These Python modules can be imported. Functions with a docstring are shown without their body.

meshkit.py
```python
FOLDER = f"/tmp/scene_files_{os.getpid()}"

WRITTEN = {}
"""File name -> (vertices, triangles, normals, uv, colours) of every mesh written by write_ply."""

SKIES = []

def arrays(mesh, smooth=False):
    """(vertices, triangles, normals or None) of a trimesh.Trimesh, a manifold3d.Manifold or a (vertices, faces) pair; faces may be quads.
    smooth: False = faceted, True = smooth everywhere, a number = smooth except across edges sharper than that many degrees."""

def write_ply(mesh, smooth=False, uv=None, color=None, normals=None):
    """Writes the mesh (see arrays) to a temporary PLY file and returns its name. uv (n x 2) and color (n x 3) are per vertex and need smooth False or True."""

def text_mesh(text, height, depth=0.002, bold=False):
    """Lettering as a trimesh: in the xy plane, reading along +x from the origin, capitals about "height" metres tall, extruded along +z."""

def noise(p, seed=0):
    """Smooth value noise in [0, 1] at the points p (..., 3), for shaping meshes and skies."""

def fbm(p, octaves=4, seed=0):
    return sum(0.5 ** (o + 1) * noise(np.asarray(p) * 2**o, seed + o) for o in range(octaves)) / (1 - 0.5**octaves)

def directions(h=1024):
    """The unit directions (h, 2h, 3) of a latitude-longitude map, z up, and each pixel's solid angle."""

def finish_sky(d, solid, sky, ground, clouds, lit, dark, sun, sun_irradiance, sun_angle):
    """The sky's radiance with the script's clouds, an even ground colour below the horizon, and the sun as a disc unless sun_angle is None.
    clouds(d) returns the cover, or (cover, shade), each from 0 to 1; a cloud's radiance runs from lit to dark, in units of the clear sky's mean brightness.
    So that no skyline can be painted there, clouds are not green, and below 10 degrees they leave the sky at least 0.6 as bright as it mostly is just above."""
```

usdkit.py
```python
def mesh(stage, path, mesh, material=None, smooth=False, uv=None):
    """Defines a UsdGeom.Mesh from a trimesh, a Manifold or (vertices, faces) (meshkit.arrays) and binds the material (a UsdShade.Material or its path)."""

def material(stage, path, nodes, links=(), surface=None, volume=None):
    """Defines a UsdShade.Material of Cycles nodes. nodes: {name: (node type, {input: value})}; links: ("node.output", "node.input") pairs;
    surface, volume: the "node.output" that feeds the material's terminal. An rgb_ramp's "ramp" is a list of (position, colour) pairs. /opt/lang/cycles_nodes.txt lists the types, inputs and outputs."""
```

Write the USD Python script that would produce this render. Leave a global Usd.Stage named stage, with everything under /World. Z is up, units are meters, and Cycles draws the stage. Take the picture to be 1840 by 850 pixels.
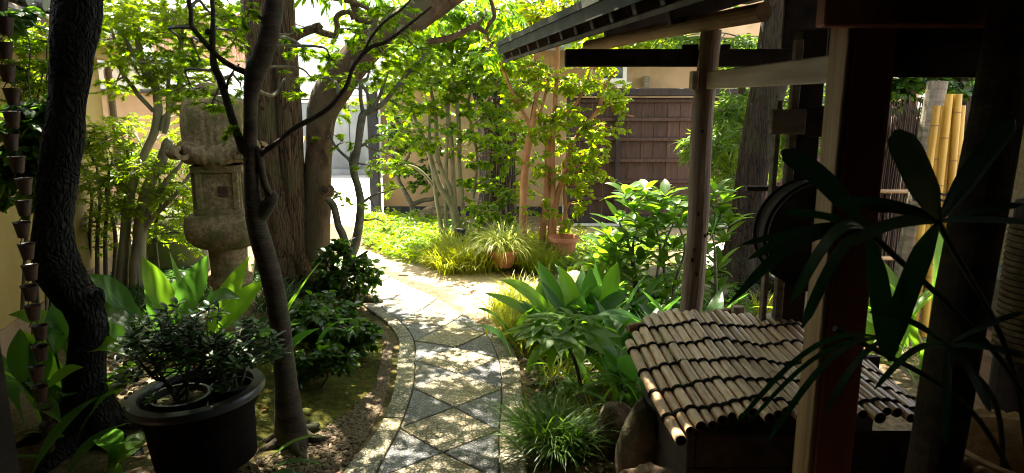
import math, random
import numpy as np
import trimesh
import manifold3d
import usdkit, meshkit
from meshkit import fbm, noise
from shapely.geometry import Polygon
from pxr import Usd, UsdGeom, UsdLux, UsdShade, Gf, Sdf, Vt

random.seed(7)
RNG = np.random.default_rng(7)
stage = Usd.Stage.CreateInMemory()
UsdGeom.SetStageUpAxis(stage, 'Z')
UsdGeom.SetStageMetersPerUnit(stage, 1.0)
UsdGeom.Xform.Define(stage, '/World')
UsdGeom.Scope.Define(stage, '/World/Looks')

# ------------------------------------------------------------------ camera, sky, sun, exposure
FPX, PITCH, EYE = 1200.0, math.radians(11.1), 1.6
cam = UsdGeom.Camera.Define(stage, '/World/camera')
cam.CreateHorizontalApertureAttr(36.0)
cam.CreateVerticalApertureAttr(36.0 * 473 / 1024)
cam.CreateFocalLengthAttr(36.0 * FPX / 1840)
cam.CreateClippingRangeAttr(Gf.Vec2f(0.05, 500))
cam.CreateExposureAttr(3.0)
cam.CreateFStopAttr(7.1)
cam.CreateFocusDistanceAttr(4.6)
cx = UsdGeom.Xformable(cam)
cx.AddTranslateOp().Set(Gf.Vec3d(0, 0, EYE))
cx.AddRotateXOp().Set(90 - math.degrees(PITCH))

SUN = np.array([-0.28, 0.58, 1.12]); SUN /= np.linalg.norm(SUN)       # towards the sun: ahead and to the left, high
sun_el, sun_rot = math.asin(SUN[2]), math.atan2(SUN[0], SUN[1])
sky_mat = usdkit.material(stage, '/World/Looks/sky_light', {
    's': ('sky_texture', {'sky_type': 'single_scattering', 'sun_disc': False, 'sun_elevation': sun_el, 'sun_rotation': sun_rot,
                          'air_density': 1.0, 'aerosol_density': 2.0}),
    'h': ('hsv', {'saturation': 0.45}), 'w': ('mix', {'mix_type': 'multiply', 'fac': 1.0, 'color2': (1.0, 0.96, 0.88)}),
    'b': ('background_shader', {'strength': 0.095})}, [('s.color', 'h.color'), ('h.color', 'w.color1'), ('w.color', 'b.color')], surface='b.background')
dome = UsdLux.DomeLight.Define(stage, '/World/sky')
UsdShade.MaterialBindingAPI.Apply(dome.GetPrim()).Bind(sky_mat)
dome.GetPrim().SetCustomDataByKey('kind', 'structure')
sun = UsdLux.DistantLight.Define(stage, '/World/sun')
sun.CreateIntensityAttr(1.25)
sun.CreateAngleAttr(0.5)
sun.CreateNormalizeAttr(True)
sun.CreateColorAttr(Gf.Vec3f(1.0, 0.91, 0.73))
q = Gf.Rotation(Gf.Vec3d(0, 0, 1), Gf.Vec3d(*map(float, SUN)))
UsdGeom.Xformable(sun).AddOrientOp(UsdGeom.XformOp.PrecisionDouble).Set(Gf.Quatd(q.GetQuat()))

# ------------------------------------------------------------------ helpers: places
_f = np.array([0, math.cos(PITCH), -math.sin(PITCH)]); _u = np.array([0, math.sin(PITCH), math.cos(PITCH)])
O = np.array([0, 0, EYE])
def _ray(px, py):
    return _f + (px - 920) / FPX * np.array([1.0, 0, 0]) - (py - 425) / FPX * _u
def at(px, py, Y):
    """the point at distance Y ahead that is seen at this place of the 1840 x 850 photograph"""
    d = _ray(px, py); return O + Y / d[1] * d
def on(px, py, z=0.0):
    """the point at height z seen there"""
    d = _ray(px, py); return O + (z - EYE) / d[2] * d
def scale(p):
    """metres per photograph pixel at p"""
    return float(np.dot(np.asarray(p) - O, _f)) / FPX

# ------------------------------------------------------------------ helpers: prims
_names = {}
def numbered(path):
    n = _names.get(path, -1) + 1; _names[path] = n
    return path if n == 0 else f'{path}_{n:03d}'
def meta(prim, label=None, cat=None, group=None, kind=None):
    for k, v in (('label', label), ('category', cat), ('group', group), ('kind', kind)):
        if v: prim.SetCustomDataByKey(k, v)
    return prim
GROUPS = {'rock': 'garden rocks', 'aspidistra': 'broad leaved clumps', 'lilyturf': 'arching grass clumps', 'grass_clump': 'light grass clumps by the path', 'boundary_wall': 'tan garden walls', 'gate_post': 'gate posts', 'terracotta_pot': 'terracotta pots', 'plant_pot': 'pots in the tub', 'waxy_shrub': 'waxy shrubs in the tub', 'fatsia': 'lobed leaf plants', 'nandina_shrub': 'fine leaved shrubs on the left', 'ginger_plant': 'narrow leaved plants', 'shade_cover': 'shaded leaf cover'}
def thing(name, label, cat, loc=(0, 0, 0), group=None):
    path = numbered('/World/' + name)
    x = UsdGeom.Xform.Define(stage, path)
    x.AddTranslateOp().Set(Gf.Vec3d(*map(float, loc)))
    p = x.GetPrim(); meta(p, label, cat, group or GROUPS.get(name))
    LOC[path] = np.asarray(loc, float)
    return path
LOC = {}
def _arr(mesh):
    if hasattr(mesh, 'to_mesh'):
        m = mesh.to_mesh(); return np.array(m.vert_properties[:, :3], float), np.array(m.tri_verts)
    if isinstance(mesh, (tuple, list)): return np.array(mesh[0], float), np.array(mesh[1])
    return np.array(mesh.vertices, float), np.array(mesh.faces)
def obj(name, mesh, mat, parent='/World', smooth=False, uv=None, label=None, cat=None, group=None, kind=None):
    """one mesh, given in world coordinates, under a thing (whose own place is taken off) or at top level"""
    v, f = _arr(mesh)
    root = '/' + '/'.join(parent.split('/')[1:3]) if parent != '/World' else None
    if root in LOC: v = v - LOC[root]
    path = numbered(parent + '/' + name)
    m = usdkit.mesh(stage, path, (v, f), mat, smooth=smooth, uv=uv)
    meta(m.GetPrim(), label, cat, group or (GROUPS.get(name) if parent == '/World' and kind is None else None), kind)
    return path
def cat_meshes(ms):
    vs, fs, n = [], [], 0
    for m in ms:
        v, f = _arr(m)
        if f.shape[1] == 4: f = np.vstack([f[:, [0, 1, 2]], f[:, [0, 2, 3]]])
        vs.append(v); fs.append(f + n); n += len(v)
    return np.vstack(vs), np.vstack(fs)
def box(x0, x1, y0, y1, z0, z1, ch=0.0):
    """axis-aligned box with chamfered edges"""
    if ch <= 0:
        m = trimesh.creation.box([x1 - x0, y1 - y0, z1 - z0]); m.apply_translation([(x0 + x1) / 2, (y0 + y1) / 2, (z0 + z1) / 2]); return m
    pts = []
    for sx in (0, 1):
        for sy in (0, 1):
            for sz in (0, 1):
                X, Y, Z = (x0, x1)[sx], (y0, y1)[sy], (z0, z1)[sz]
                dx, dy, dz = ch * (1 - 2 * sx), ch * (1 - 2 * sy), ch * (1 - 2 * sz)
                pts += [(X + dx, Y + dy, Z), (X + dx, Y, Z + dz), (X, Y + dy, Z + dz)]
    return trimesh.Trimesh(*_arr(trimesh.convex.convex_hull(np.array(pts))), process=False)
def beam(a, b, w, h, ch=0.004, up=(0, 0, 1)):
    """a chamfered bar from a to b, w across, h along up"""
    a, b = np.asarray(a, float), np.asarray(b, float)
    L = np.linalg.norm(b - a); x = (b - a) / L; z = np.asarray(up, float); z = z - x * (z @ x); z /= np.linalg.norm(z); y = np.cross(z, x)
    m = box(0, L, -w / 2, w / 2, -h / 2, h / 2, ch)
    T = np.eye(4); T[:3, 0], T[:3, 1], T[:3, 2], T[:3, 3] = x, y, z, a
    m.apply_transform(T); return m
def smooth_line(P, n):
    """Catmull-Rom through the rows of P (any width), n points per span"""
    P = np.asarray(P, float)
    if len(P) < 3:
        t = np.linspace(0, 1, n + 1)[:, None]; return P[0] * (1 - t) + P[-1] * t
    Q = np.vstack([2 * P[0] - P[1], P, 2 * P[-1] - P[-2]])
    out = []
    for i in range(1, len(Q) - 2):
        p0, p1, p2, p3 = Q[i - 1:i + 3]
        t = np.linspace(0, 1, n, endpoint=False)[:, None]
        out.append(0.5 * (2 * p1 + (p2 - p0) * t + (2 * p0 - 5 * p1 + 4 * p2 - p3) * t ** 2 + (3 * p1 - p0 - 3 * p2 + p3) * t ** 3))
    out.append(P[-1:]); return np.vstack(out)
def tube(pts, rad, sides=8, bump=0.0, freq=8.0, seed=0, ridge=0.0, nridge=7, caps=True, stretch=0.35):
    pts = np.asarray(pts, float); rad = np.broadcast_to(np.asarray(rad, float), (len(pts),))
    t = np.gradient(pts, axis=0); t /= np.maximum(np.linalg.norm(t, axis=1, keepdims=True), 1e-9)
    n = np.cross(t[0], [0.31, 0.95, 0.02]); n /= np.linalg.norm(n)
    N = []
    for i in range(len(pts)):
        n = n - t[i] * (n @ t[i]); n /= np.linalg.norm(n); N.append(n)
    N = np.array(N); B = np.cross(t, N)
    a = np.linspace(0, 2 * np.pi, sides, endpoint=False)
    d = np.cos(a)[None, :, None] * N[:, None] + np.sin(a)[None, :, None] * B[:, None]
    r = np.repeat(rad[:, None], sides, 1)
    if bump:
        base = pts[:, None] + d * rad[:, None, None]
        q = base * freq; q[..., 2] *= stretch
        r = r * (1 + bump * (fbm(q, 4, seed) - 0.5) * 2)
    if ridge:
        ph = noise(np.stack([np.arange(len(pts)) * 0.15, np.zeros(len(pts)), np.zeros(len(pts))], -1), seed) * 3
        r = r * (1 + ridge * np.abs(np.sin(a[None, :] * nridge / 2 + ph[:, None])) - ridge * 0.5)
    v = (pts[:, None] + d * r[..., None]).reshape(-1, 3)
    i = np.arange(len(pts) - 1)[:, None] * sides; j = np.arange(sides)[None]; k = (j + 1) % sides
    f = np.stack([i + j, i + k, i + sides + k, i + sides + j], -1).reshape(-1, 4)
    f = np.vstack([f[:, [0, 1, 2]], f[:, [0, 2, 3]]])
    if caps:
        v = np.vstack([v, pts[0], pts[-1]]); c0, c1 = len(v) - 2, len(v) - 1; m = (len(pts) - 1) * sides; jj = np.arange(sides); kk = (jj + 1) % sides
        f = np.vstack([f, np.stack([np.full(sides, c0), kk, jj], -1), np.stack([np.full(sides, c1), m + jj, m + kk], -1)])
    return v, f
def lathe(profile, centre, sides=32, k=1.0):
    """profile of (radius, z) turned about a vertical axis"""
    p = np.asarray(profile, float) * [k, 1]; a = np.linspace(0, 2 * np.pi, sides, endpoint=False)
    v = np.stack([p[:, 0][:, None] * np.cos(a), p[:, 0][:, None] * np.sin(a), np.repeat(p[:, 1][:, None], sides, 1)], -1).reshape(-1, 3)
    i = np.arange(len(p) - 1)[:, None] * sides; j = np.arange(sides)[None]; j2 = (j + 1) % sides
    f = np.stack([i + j, i + j2, i + sides + j2, i + sides + j], -1).reshape(-1, 4)
    f = np.vstack([f[:, [0, 1, 2]], f[:, [0, 2, 3]]])
    return v + np.asarray(centre, float), f
def extrude(poly, z0, z1):
    m = trimesh.creation.extrude_polygon(poly, z1 - z0, engine='earcut'); m.apply_translation([0, 0, z0]); return m
def rock(c, r, seed, sub=3, rough=0.28, flat=0.0):
    m = trimesh.creation.icosphere(sub, 1.0); v = np.array(m.vertices)
    k = np.random.default_rng(seed)
    for _ in range(9):                                    # broken facets
        n = k.normal(size=3); n /= np.linalg.norm(n); dist = k.uniform(0.62, 0.9)
        s = v @ n; v = np.where((s > dist)[:, None], v - n * (s - dist)[:, None] * 0.85, v)
    v = v * (1 + rough * (fbm(v * 1.3 + seed, 4, seed) - 0.5)[:, None] * 2 + 0.05 * (fbm(v * 6 + seed, 3, seed) - .5)[:, None])
    v = v * np.asarray(r)
    return v + np.asarray(c), np.array(m.faces)

# ------------------------------------------------------------------ helpers: leaves
def tmpl(outline, fold=0.15, droop=0.12):
    """leaf template along +x, length 1, z up: outline = half widths at stations"""
    v, f = [], []
    n = len(outline)
    for i, w in enumerate(outline):
        x = i / (n - 1); z = -droop * x * x
        v += [(x, w, z + fold * w), (x, 0, z), (x, -w, z + fold * w)]
    for i in range(n - 1):
        a = 3 * i
        f += [(a, a + 1, a + 4), (a, a + 4, a + 3), (a + 1, a + 2, a + 5), (a + 1, a + 5, a + 4)]
    return np.array(v, float), np.array(f)
OVAL = tmpl([0.02, 0.24, 0.30, 0.22, 0.0], 0.2)
ROUND = tmpl([0.05, 0.34, 0.42, 0.32, 0.0], 0.15)
LANCE = tmpl([0.02, 0.13, 0.13, 0.0], 0.25, 0.2)
NARROW = tmpl([0.015, 0.06, 0.06, 0.0], 0.2, 0.25)
def _maple():
    tips = [(-115, 0.38), (-72, 0.72), (-34, 0.92), (0, 1.0), (34, 0.92), (72, 0.72), (115, 0.38)]
    v = [(0, 0, 0)]
    for i, (a, l) in enumerate(tips):
        a = math.radians(a)
        b = math.radians(tips[i][0] - 17) if i else math.radians(-140)
        v.append((0.26 * math.cos(b), 0.26 * math.sin(b), 0.02))
        v.append((l * math.cos(a), l * math.sin(a), -0.16 * l * l))
    b = math.radians(140); v.append((0.26 * math.cos(b), 0.26 * math.sin(b), 0.02))
    f = [(0, i, i + 1) for i in range(1, len(v) - 1)]
    return np.array(v, float), np.array(f)
MAPLE = _maple()
def scatter(t, pos, d, nrm, size):
    """one mesh of leaves: template t at pos, tip along d, face along nrm"""
    pos, d, nrm = np.asarray(pos, float), np.asarray(d, float), np.asarray(nrm, float)
    d = d / np.maximum(np.linalg.norm(d, axis=1, keepdims=True), 1e-9)
    y = np.cross(nrm, d); y /= np.maximum(np.linalg.norm(y, axis=1, keepdims=True), 1e-9)
    z = np.cross(d, y)
    tv, tf = t
    s = np.broadcast_to(np.asarray(size, float), (len(pos),))[:, None, None]
    v = pos[:, None] + s * (tv[None, :, 0:1] * d[:, None] + tv[None, :, 1:2] * y[:, None] + tv[None, :, 2:3] * z[:, None])
    f = tf[None] + (np.arange(len(pos)) * len(tv))[:, None, None]
    return v.reshape(-1, 3), f.reshape(-1, 3)
def blades(base, az, lean, bend, length, width, K=5, prof=None, fold=0.0, twist=0.0, roll=0.0):
    """arched strips: lean = angle from the vertical at the foot, bend = angle added by the tip. Returns mesh and uv."""
    base = np.atleast_2d(np.asarray(base, float)); n = len(base)
    az, lean, bend, length, width, twist = [np.broadcast_to(np.asarray(x, float), (n,)) for x in (az, lean, bend, length, width, twist)]
    s = np.linspace(0, 1, K + 1)
    th = lean[:, None] + bend[:, None] * s[None] ** 1.4
    ds = length[:, None] / K
    hx = np.concatenate([np.zeros((n, 1)), np.cumsum(np.sin((th[:, 1:] + th[:, :-1]) / 2) * ds, 1)], 1)
    hz = np.concatenate([np.zeros((n, 1)), np.cumsum(np.cos((th[:, 1:] + th[:, :-1]) / 2) * ds, 1)], 1)
    out = np.stack([np.cos(az), np.sin(az), np.zeros(n)], -1); side0 = np.stack([-np.sin(az), np.cos(az), np.zeros(n)], -1)
    c = base[:, None] + hx[..., None] * out[:, None] + hz[..., None] * np.array([0, 0, 1.0])
    nr = -np.cos(th)[..., None] * out[:, None] + np.sin(th)[..., None] * np.array([0, 0, 1.0])
    tw = np.broadcast_to(np.asarray(roll, float), (n,))[:, None] + twist[:, None] * s[None]
    side = np.cos(tw)[..., None] * side0[:, None] + np.sin(tw)[..., None] * nr
    if prof is None: prof = np.sin(np.clip(s * 0.96 + 0.04, 0, 1) * np.pi) ** 0.7 * (1 - 0.35 * s)
    else: prof = np.interp(s, np.linspace(0, 1, len(prof)), prof)
    w = width[:, None] * prof[None] / 2
    L, R = c + side * w[..., None] + nr * (fold * w)[..., None], c - side * w[..., None] + nr * (fold * w)[..., None]
    if fold:
        v = np.stack([L, c, R], 2); m = 3
        q = [(0, 1, 4, 3), (1, 2, 5, 4)]
    else:
        v = np.stack([L, R], 2); m = 2
        q = [(0, 1, 3, 2)]
    f = []
    for k in range(K):
        for a in q: f += [[m * k + a[0], m * k + a[1], m * k + a[2]], [m * k + a[0], m * k + a[2], m * k + a[3]]]
    f = np.array(f)
    F = (f[None] + (np.arange(n) * m * (K + 1))[:, None, None]).reshape(-1, 3)
    uv = np.zeros((n, K + 1, m, 2)); uv[..., 0] = np.linspace(0, 1, m)[None, None]; uv[..., 1] = s[None, :, None]
    return (v.reshape(-1, 3), F), uv.reshape(-1, 2)
def spray(c, r, n, rng, twig=0.05, flat=0.45, up=0.75, droop=0.25, outward=None):
    """places for n leaves on twigs that fan out through an ellipsoid of radii r about c. Returns pos, dir, normal, twig tubes."""
    c, r = np.asarray(c, float), np.broadcast_to(np.asarray(r, float), (3,))
    per = 9; m = max(2, n // per)
    p0 = c + rng.uniform(-1, 1, size=(m, 3)) * r * np.array([.85, .85, .8]) * rng.uniform(.5, 1, (m, 1))
    a = rng.uniform(0, 2 * np.pi, m); d = np.stack([np.cos(a), np.sin(a), rng.normal(0, 0.25, m) - droop * 0.5], -1)
    outv = (p0 - c) / r; d = d + 0.7 * outv; d /= np.linalg.norm(d, axis=1, keepdims=True)
    L = rng.uniform(0.35, 0.75, m) * r.mean()
    t = (np.arange(per)[None] + rng.uniform(0, 1, (m, per))) / per
    bend = np.array([0, 0, -1.0]) * droop
    P = p0[:, None] + (d[:, None] * t[..., None] + bend * (t ** 2)[..., None] * 0.5) * L[:, None, None]
    sgn = np.where(np.arange(per) % 2 == 0, 1, -1)[None, :, None]
    side = np.cross(d, [0, 0, 1.0])[:, None] * sgn
    D = d[:, None] * 0.6 + side * 0.8 + rng.normal(0, 0.3, P.shape); D[..., 2] -= droop
    Nn = np.array([0, 0, up]) + rng.normal(0, flat, P.shape)
    tw = []
    for i in range(m):
        tt = np.array([0, 0.5, 1.0])[:, None]
        q = p0[i] + (d[i] * tt + bend * tt ** 2 * 0.5) * L[i]
        tw.append(tube(q, [0.0028, 0.002, 0.001], 3, caps=False))
    return P.reshape(-1, 3), D.reshape(-1, 3), Nn.reshape(-1, 3), tw, p0
def branch_to(a, b, rng, r0=0.012, r1=0.004, sag=0.0, sides=5):
    a, b = np.asarray(a, float), np.asarray(b, float); L = np.linalg.norm(b - a)
    m = [a + (b - a) * t + rng.normal(size=3) * L * 0.06 + np.array([0, 0, sag * L * math.sin(t * np.pi)]) for t in (0.33, 0.66)]
    pts = smooth_line([a, *m, b], 4)
    return tube(pts, np.linspace(r0, r1, len(pts)), sides, caps=False), pts

# ------------------------------------------------------------------ materials
def M(name, nodes, links, surface='p.BSDF'):
    return usdkit.material(stage, '/World/Looks/' + name, nodes, links, surface=surface)
def grainy(name, c1, c2, scale=8.0, stretch=(1, 1, 1), rough=0.8, bump=0.3, bscale=None, detail=6, spec=0.3, c3=None, patch=1.2, dist=0.01, lo=0.35, hi=0.68, rnd=0.0):
    """two-tone noise with relief; c3 adds larger patches (moss, lichen, damp)"""
    n = {'g': ('geometry', {}), 'm': ('mapping', {'scale': stretch}), 'a': ('noise_texture', {'scale': scale, 'detail': float(detail), 'roughness': 0.62}),
         'r': ('rgb_ramp', {'ramp': [(0, c1), (lo, c1), (hi, c2), (1, c2)]}),
         'b': ('noise_texture', {'scale': bscale or scale * 2.2, 'detail': 5.0, 'roughness': 0.65}),
         'u': ('bump', {'strength': bump, 'distance': dist}), 'p': ('principled_bsdf', {'roughness': rough, 'specular_ior_level': spec})}
    l = [('g.position', 'm.vector'), ('m.vector', 'a.vector'), ('m.vector', 'b.vector'), ('a.fac', 'r.fac'), ('b.fac', 'u.height'), ('u.normal', 'p.normal')]
    if c3 is not None:
        n |= {'k': ('noise_texture', {'scale': patch, 'detail': 5.0, 'roughness': 0.6}), 'kr': ('rgb_ramp', {'ramp': [(0, (0, 0, 0)), (0.47, (0, 0, 0)), (0.6, (1, 1, 1)), (1, (1, 1, 1))]}),
              'x': ('mix', {'color2': c3})}
        l += [('g.position', 'k.vector'), ('k.fac', 'kr.fac'), ('kr.color', 'x.fac'), ('r.color', 'x.color1'), ('x.color', 'p.base_color')]
    else: l.append(('r.color', 'p.base_color'))
    if rnd:                                                 # every piece a little lighter or darker than the next
        src = l.pop()[0]
        n |= {'oi': ('object_info', {}), 'om': ('map_range', {'to_min': 1 - rnd, 'to_max': 1 + rnd}), 'ov': ('vector_math', {'math_type': 'scale'})}
        l += [('oi.random', 'om.value'), ('om.result', 'ov.scale'), (src, 'ov.vector1'), ('ov.vector', 'p.base_color')]
    return M(name, n, l)
def bark(name, c1, c2, scale, stretch, moss=None, patch=2.0, bump=1.0, dist=.03, crack=.10):
    """plates of bark parted by dark cracks, with fine grain"""
    n = {'g': ('geometry', {}), 'm': ('mapping', {'scale': stretch}), 'd': ('noise_texture', {'scale': 5.0, 'detail': 3.0}), 'dm': ('mix', {'fac': .16}),
         'v': ('voronoi_texture', {'feature': 'distance_to_edge', 'scale': scale}), 'vr': ('rgb_ramp', {'ramp': [(0, (0, 0, 0)), (crack * .25, (.05, .05, .05)), (crack * 2.2, (.8, .8, .8)), (1, (1, 1, 1))]}),
         'a': ('noise_texture', {'scale': scale * 3.1, 'detail': 8.0, 'roughness': .7}), 'ar': ('rgb_ramp', {'ramp': [(0, c1), (.36, c1), (.64, c2), (1, c2)]}), 'x': ('mix', {'color1': tuple(v * .35 for v in c1)}),
         'h': ('math', {'math_type': 'multiply_add', 'value2': .35}), 'u': ('bump', {'strength': bump, 'distance': dist}), 'p': ('principled_bsdf', {'roughness': .93, 'specular_ior_level': .25})}
    l = [('g.position', 'm.vector'), ('m.vector', 'd.vector'), ('m.vector', 'dm.color1'), ('d.color', 'dm.color2'), ('dm.color', 'v.vector'), ('v.distance', 'vr.fac'), ('dm.color', 'a.vector'), ('a.fac', 'ar.fac'), ('vr.color', 'x.fac'), ('ar.color', 'x.color2'),
         ('a.fac', 'h.value1'), ('vr.color', 'h.value3'), ('h.value', 'u.height'), ('u.normal', 'p.normal')]
    if moss:
        n |= {'k': ('noise_texture', {'scale': patch, 'detail': 8.0, 'roughness': .7}), 'kr': ('rgb_ramp', {'ramp': [(0, (0, 0, 0)), (.5, (0, 0, 0)), (.6, (.8, .8, .8)), (1, (.8, .8, .8))]}), 'y': ('mix', {'color2': moss})}
        l += [('g.position', 'k.vector'), ('k.fac', 'kr.fac'), ('kr.color', 'y.fac'), ('x.color', 'y.color1'), ('y.color', 'p.base_color')]
    else: l.append(('x.color', 'p.base_color'))
    return M(name, n, l)
def leafy(name, cols, trans=0.45, tcol=None, rough=0.45, spec=0.4, veins=0.0, patch=None):
    """leaf: colour differs from leaf to leaf, light shines through"""
    k = len(cols)
    n = {'g': ('geometry', {}), 'r': ('rgb_ramp', {'ramp': [(i / max(1, k - 1), c) for i, c in enumerate(cols)]}),
         'p': ('principled_bsdf', {'roughness': rough, 'specular_ior_level': spec}), 't': ('translucent_bsdf', {}),
         'h': ('hsv', {'hue': 0.48, 'saturation': 1.08, 'value': 3.5 if tcol is None else tcol}), 'x': ('mix_closure', {'fac': trans})}
    l = [('g.random_per_island', 'r.fac'), ('r.color', 'h.color'), ('h.color', 't.color'), ('r.color', 'p.base_color'), ('p.BSDF', 'x.closure1'), ('t.BSDF', 'x.closure2')]
    if veins:
        n |= {'uv': ('uvmap', {'attribute': 'st'}), 'w': ('wave_texture', {'scale': veins, 'distortion': 0.3, 'bands_direction': 'x'}), 'u': ('bump', {'strength': 0.25, 'distance': 0.004})}
        l += [('uv.UV', 'w.vector'), ('w.fac', 'u.height'), ('u.normal', 'p.normal')]
    return M(name, n, l, 'x.closure')

BARK_PINE = bark('bark_pine', (0.005, 0.004, 0.0033), (0.036, 0.030, 0.026), 46, (1, 1, .6), None, bump=1.0, dist=.03, crack=.16)
BARK_BROWN = bark('bark_brown', (0.055, 0.033, 0.017), (0.165, 0.104, 0.056), 62, (1, 1, .075), (0.08, 0.07, 0.026), 3.0, dist=.012, crack=.04)
BARK_DARK = bark('dark_furrowed_bark', (0.012, 0.007, 0.004), (0.05, 0.029, 0.017), 60, (1, 1, .08), (.03, .028, .012), 2.0, dist=.012, crack=.04)
BARK_GREY = grainy('bark_grey', (0.018, 0.012, 0.008), (0.075, 0.052, 0.034), 12, (.6, .6, 2.2), .85, .8, 40, c3=(0.05, 0.052, 0.024), patch=5)
BARK_RIGHT = grainy('bark_smooth_brown', (0.034, 0.019, 0.010), (0.125, 0.076, 0.040), 16, (1, 1, .6), .88, .9, 40, c3=(0.085, 0.066, 0.036), patch=2)
BARK_PALE = grainy('bark_pale', (0.13, 0.115, 0.07), (0.34, 0.30, 0.21), 9, (1, 1, .4), .85, .4, 20, c3=(0.20, 0.20, 0.11), patch=2.5)
BARK_ORANGE = grainy('bark_orange', (0.22, 0.085, 0.035), (0.50, 0.24, 0.11), 10, (1, 1, .4), .7, .4, 20)
BARK_OLD = bark('bark_weathered', (0.05, 0.036, 0.025), (0.24, 0.18, 0.13), 30, (1, 1, .08), None, dist=.03)
TWIG = grainy('twig_bark', (0.05, 0.045, 0.03), (0.15, 0.14, 0.09), 12, (1, 1, 1), .8, .2)
TWIG_PALE = grainy('pale_twig_bark', (0.14, 0.11, 0.07), (0.30, 0.24, 0.16), 12, (1, 1, 1), .8, .2)
LANTERN = grainy('lantern_stone', (0.15, 0.108, 0.056), (0.40, 0.30, 0.17), 38, (1, 1, 1), .95, 1.0, 130, c3=(0.14, 0.135, 0.045), patch=6.5, dist=.012, detail=9)
ROCK = grainy('garden_rock', (0.06, 0.038, 0.024), (0.26, 0.175, 0.11), 9, (1, 1, 1), .9, .9, 30, c3=(0.07, 0.06, 0.03), patch=5, dist=.02, detail=9)
ROCK_PALE = grainy('pale_rock', (0.13, 0.10, 0.07), (0.30, 0.25, 0.18), 8, (1, 1, 1), .9, .6, 30)
SOIL = grainy('soil', (0.06, 0.042, 0.024), (0.24, 0.175, 0.105), 26, (1, 1, 1), .97, .9, 60, c3=(0.085, 0.085, 0.03), patch=1.4, dist=.02)
SAND = grainy('sandy_earth', (0.30, 0.22, 0.13), (0.50, 0.40, 0.27), 40, (1, 1, 1), .97, .6, 90, dist=.008)
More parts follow.
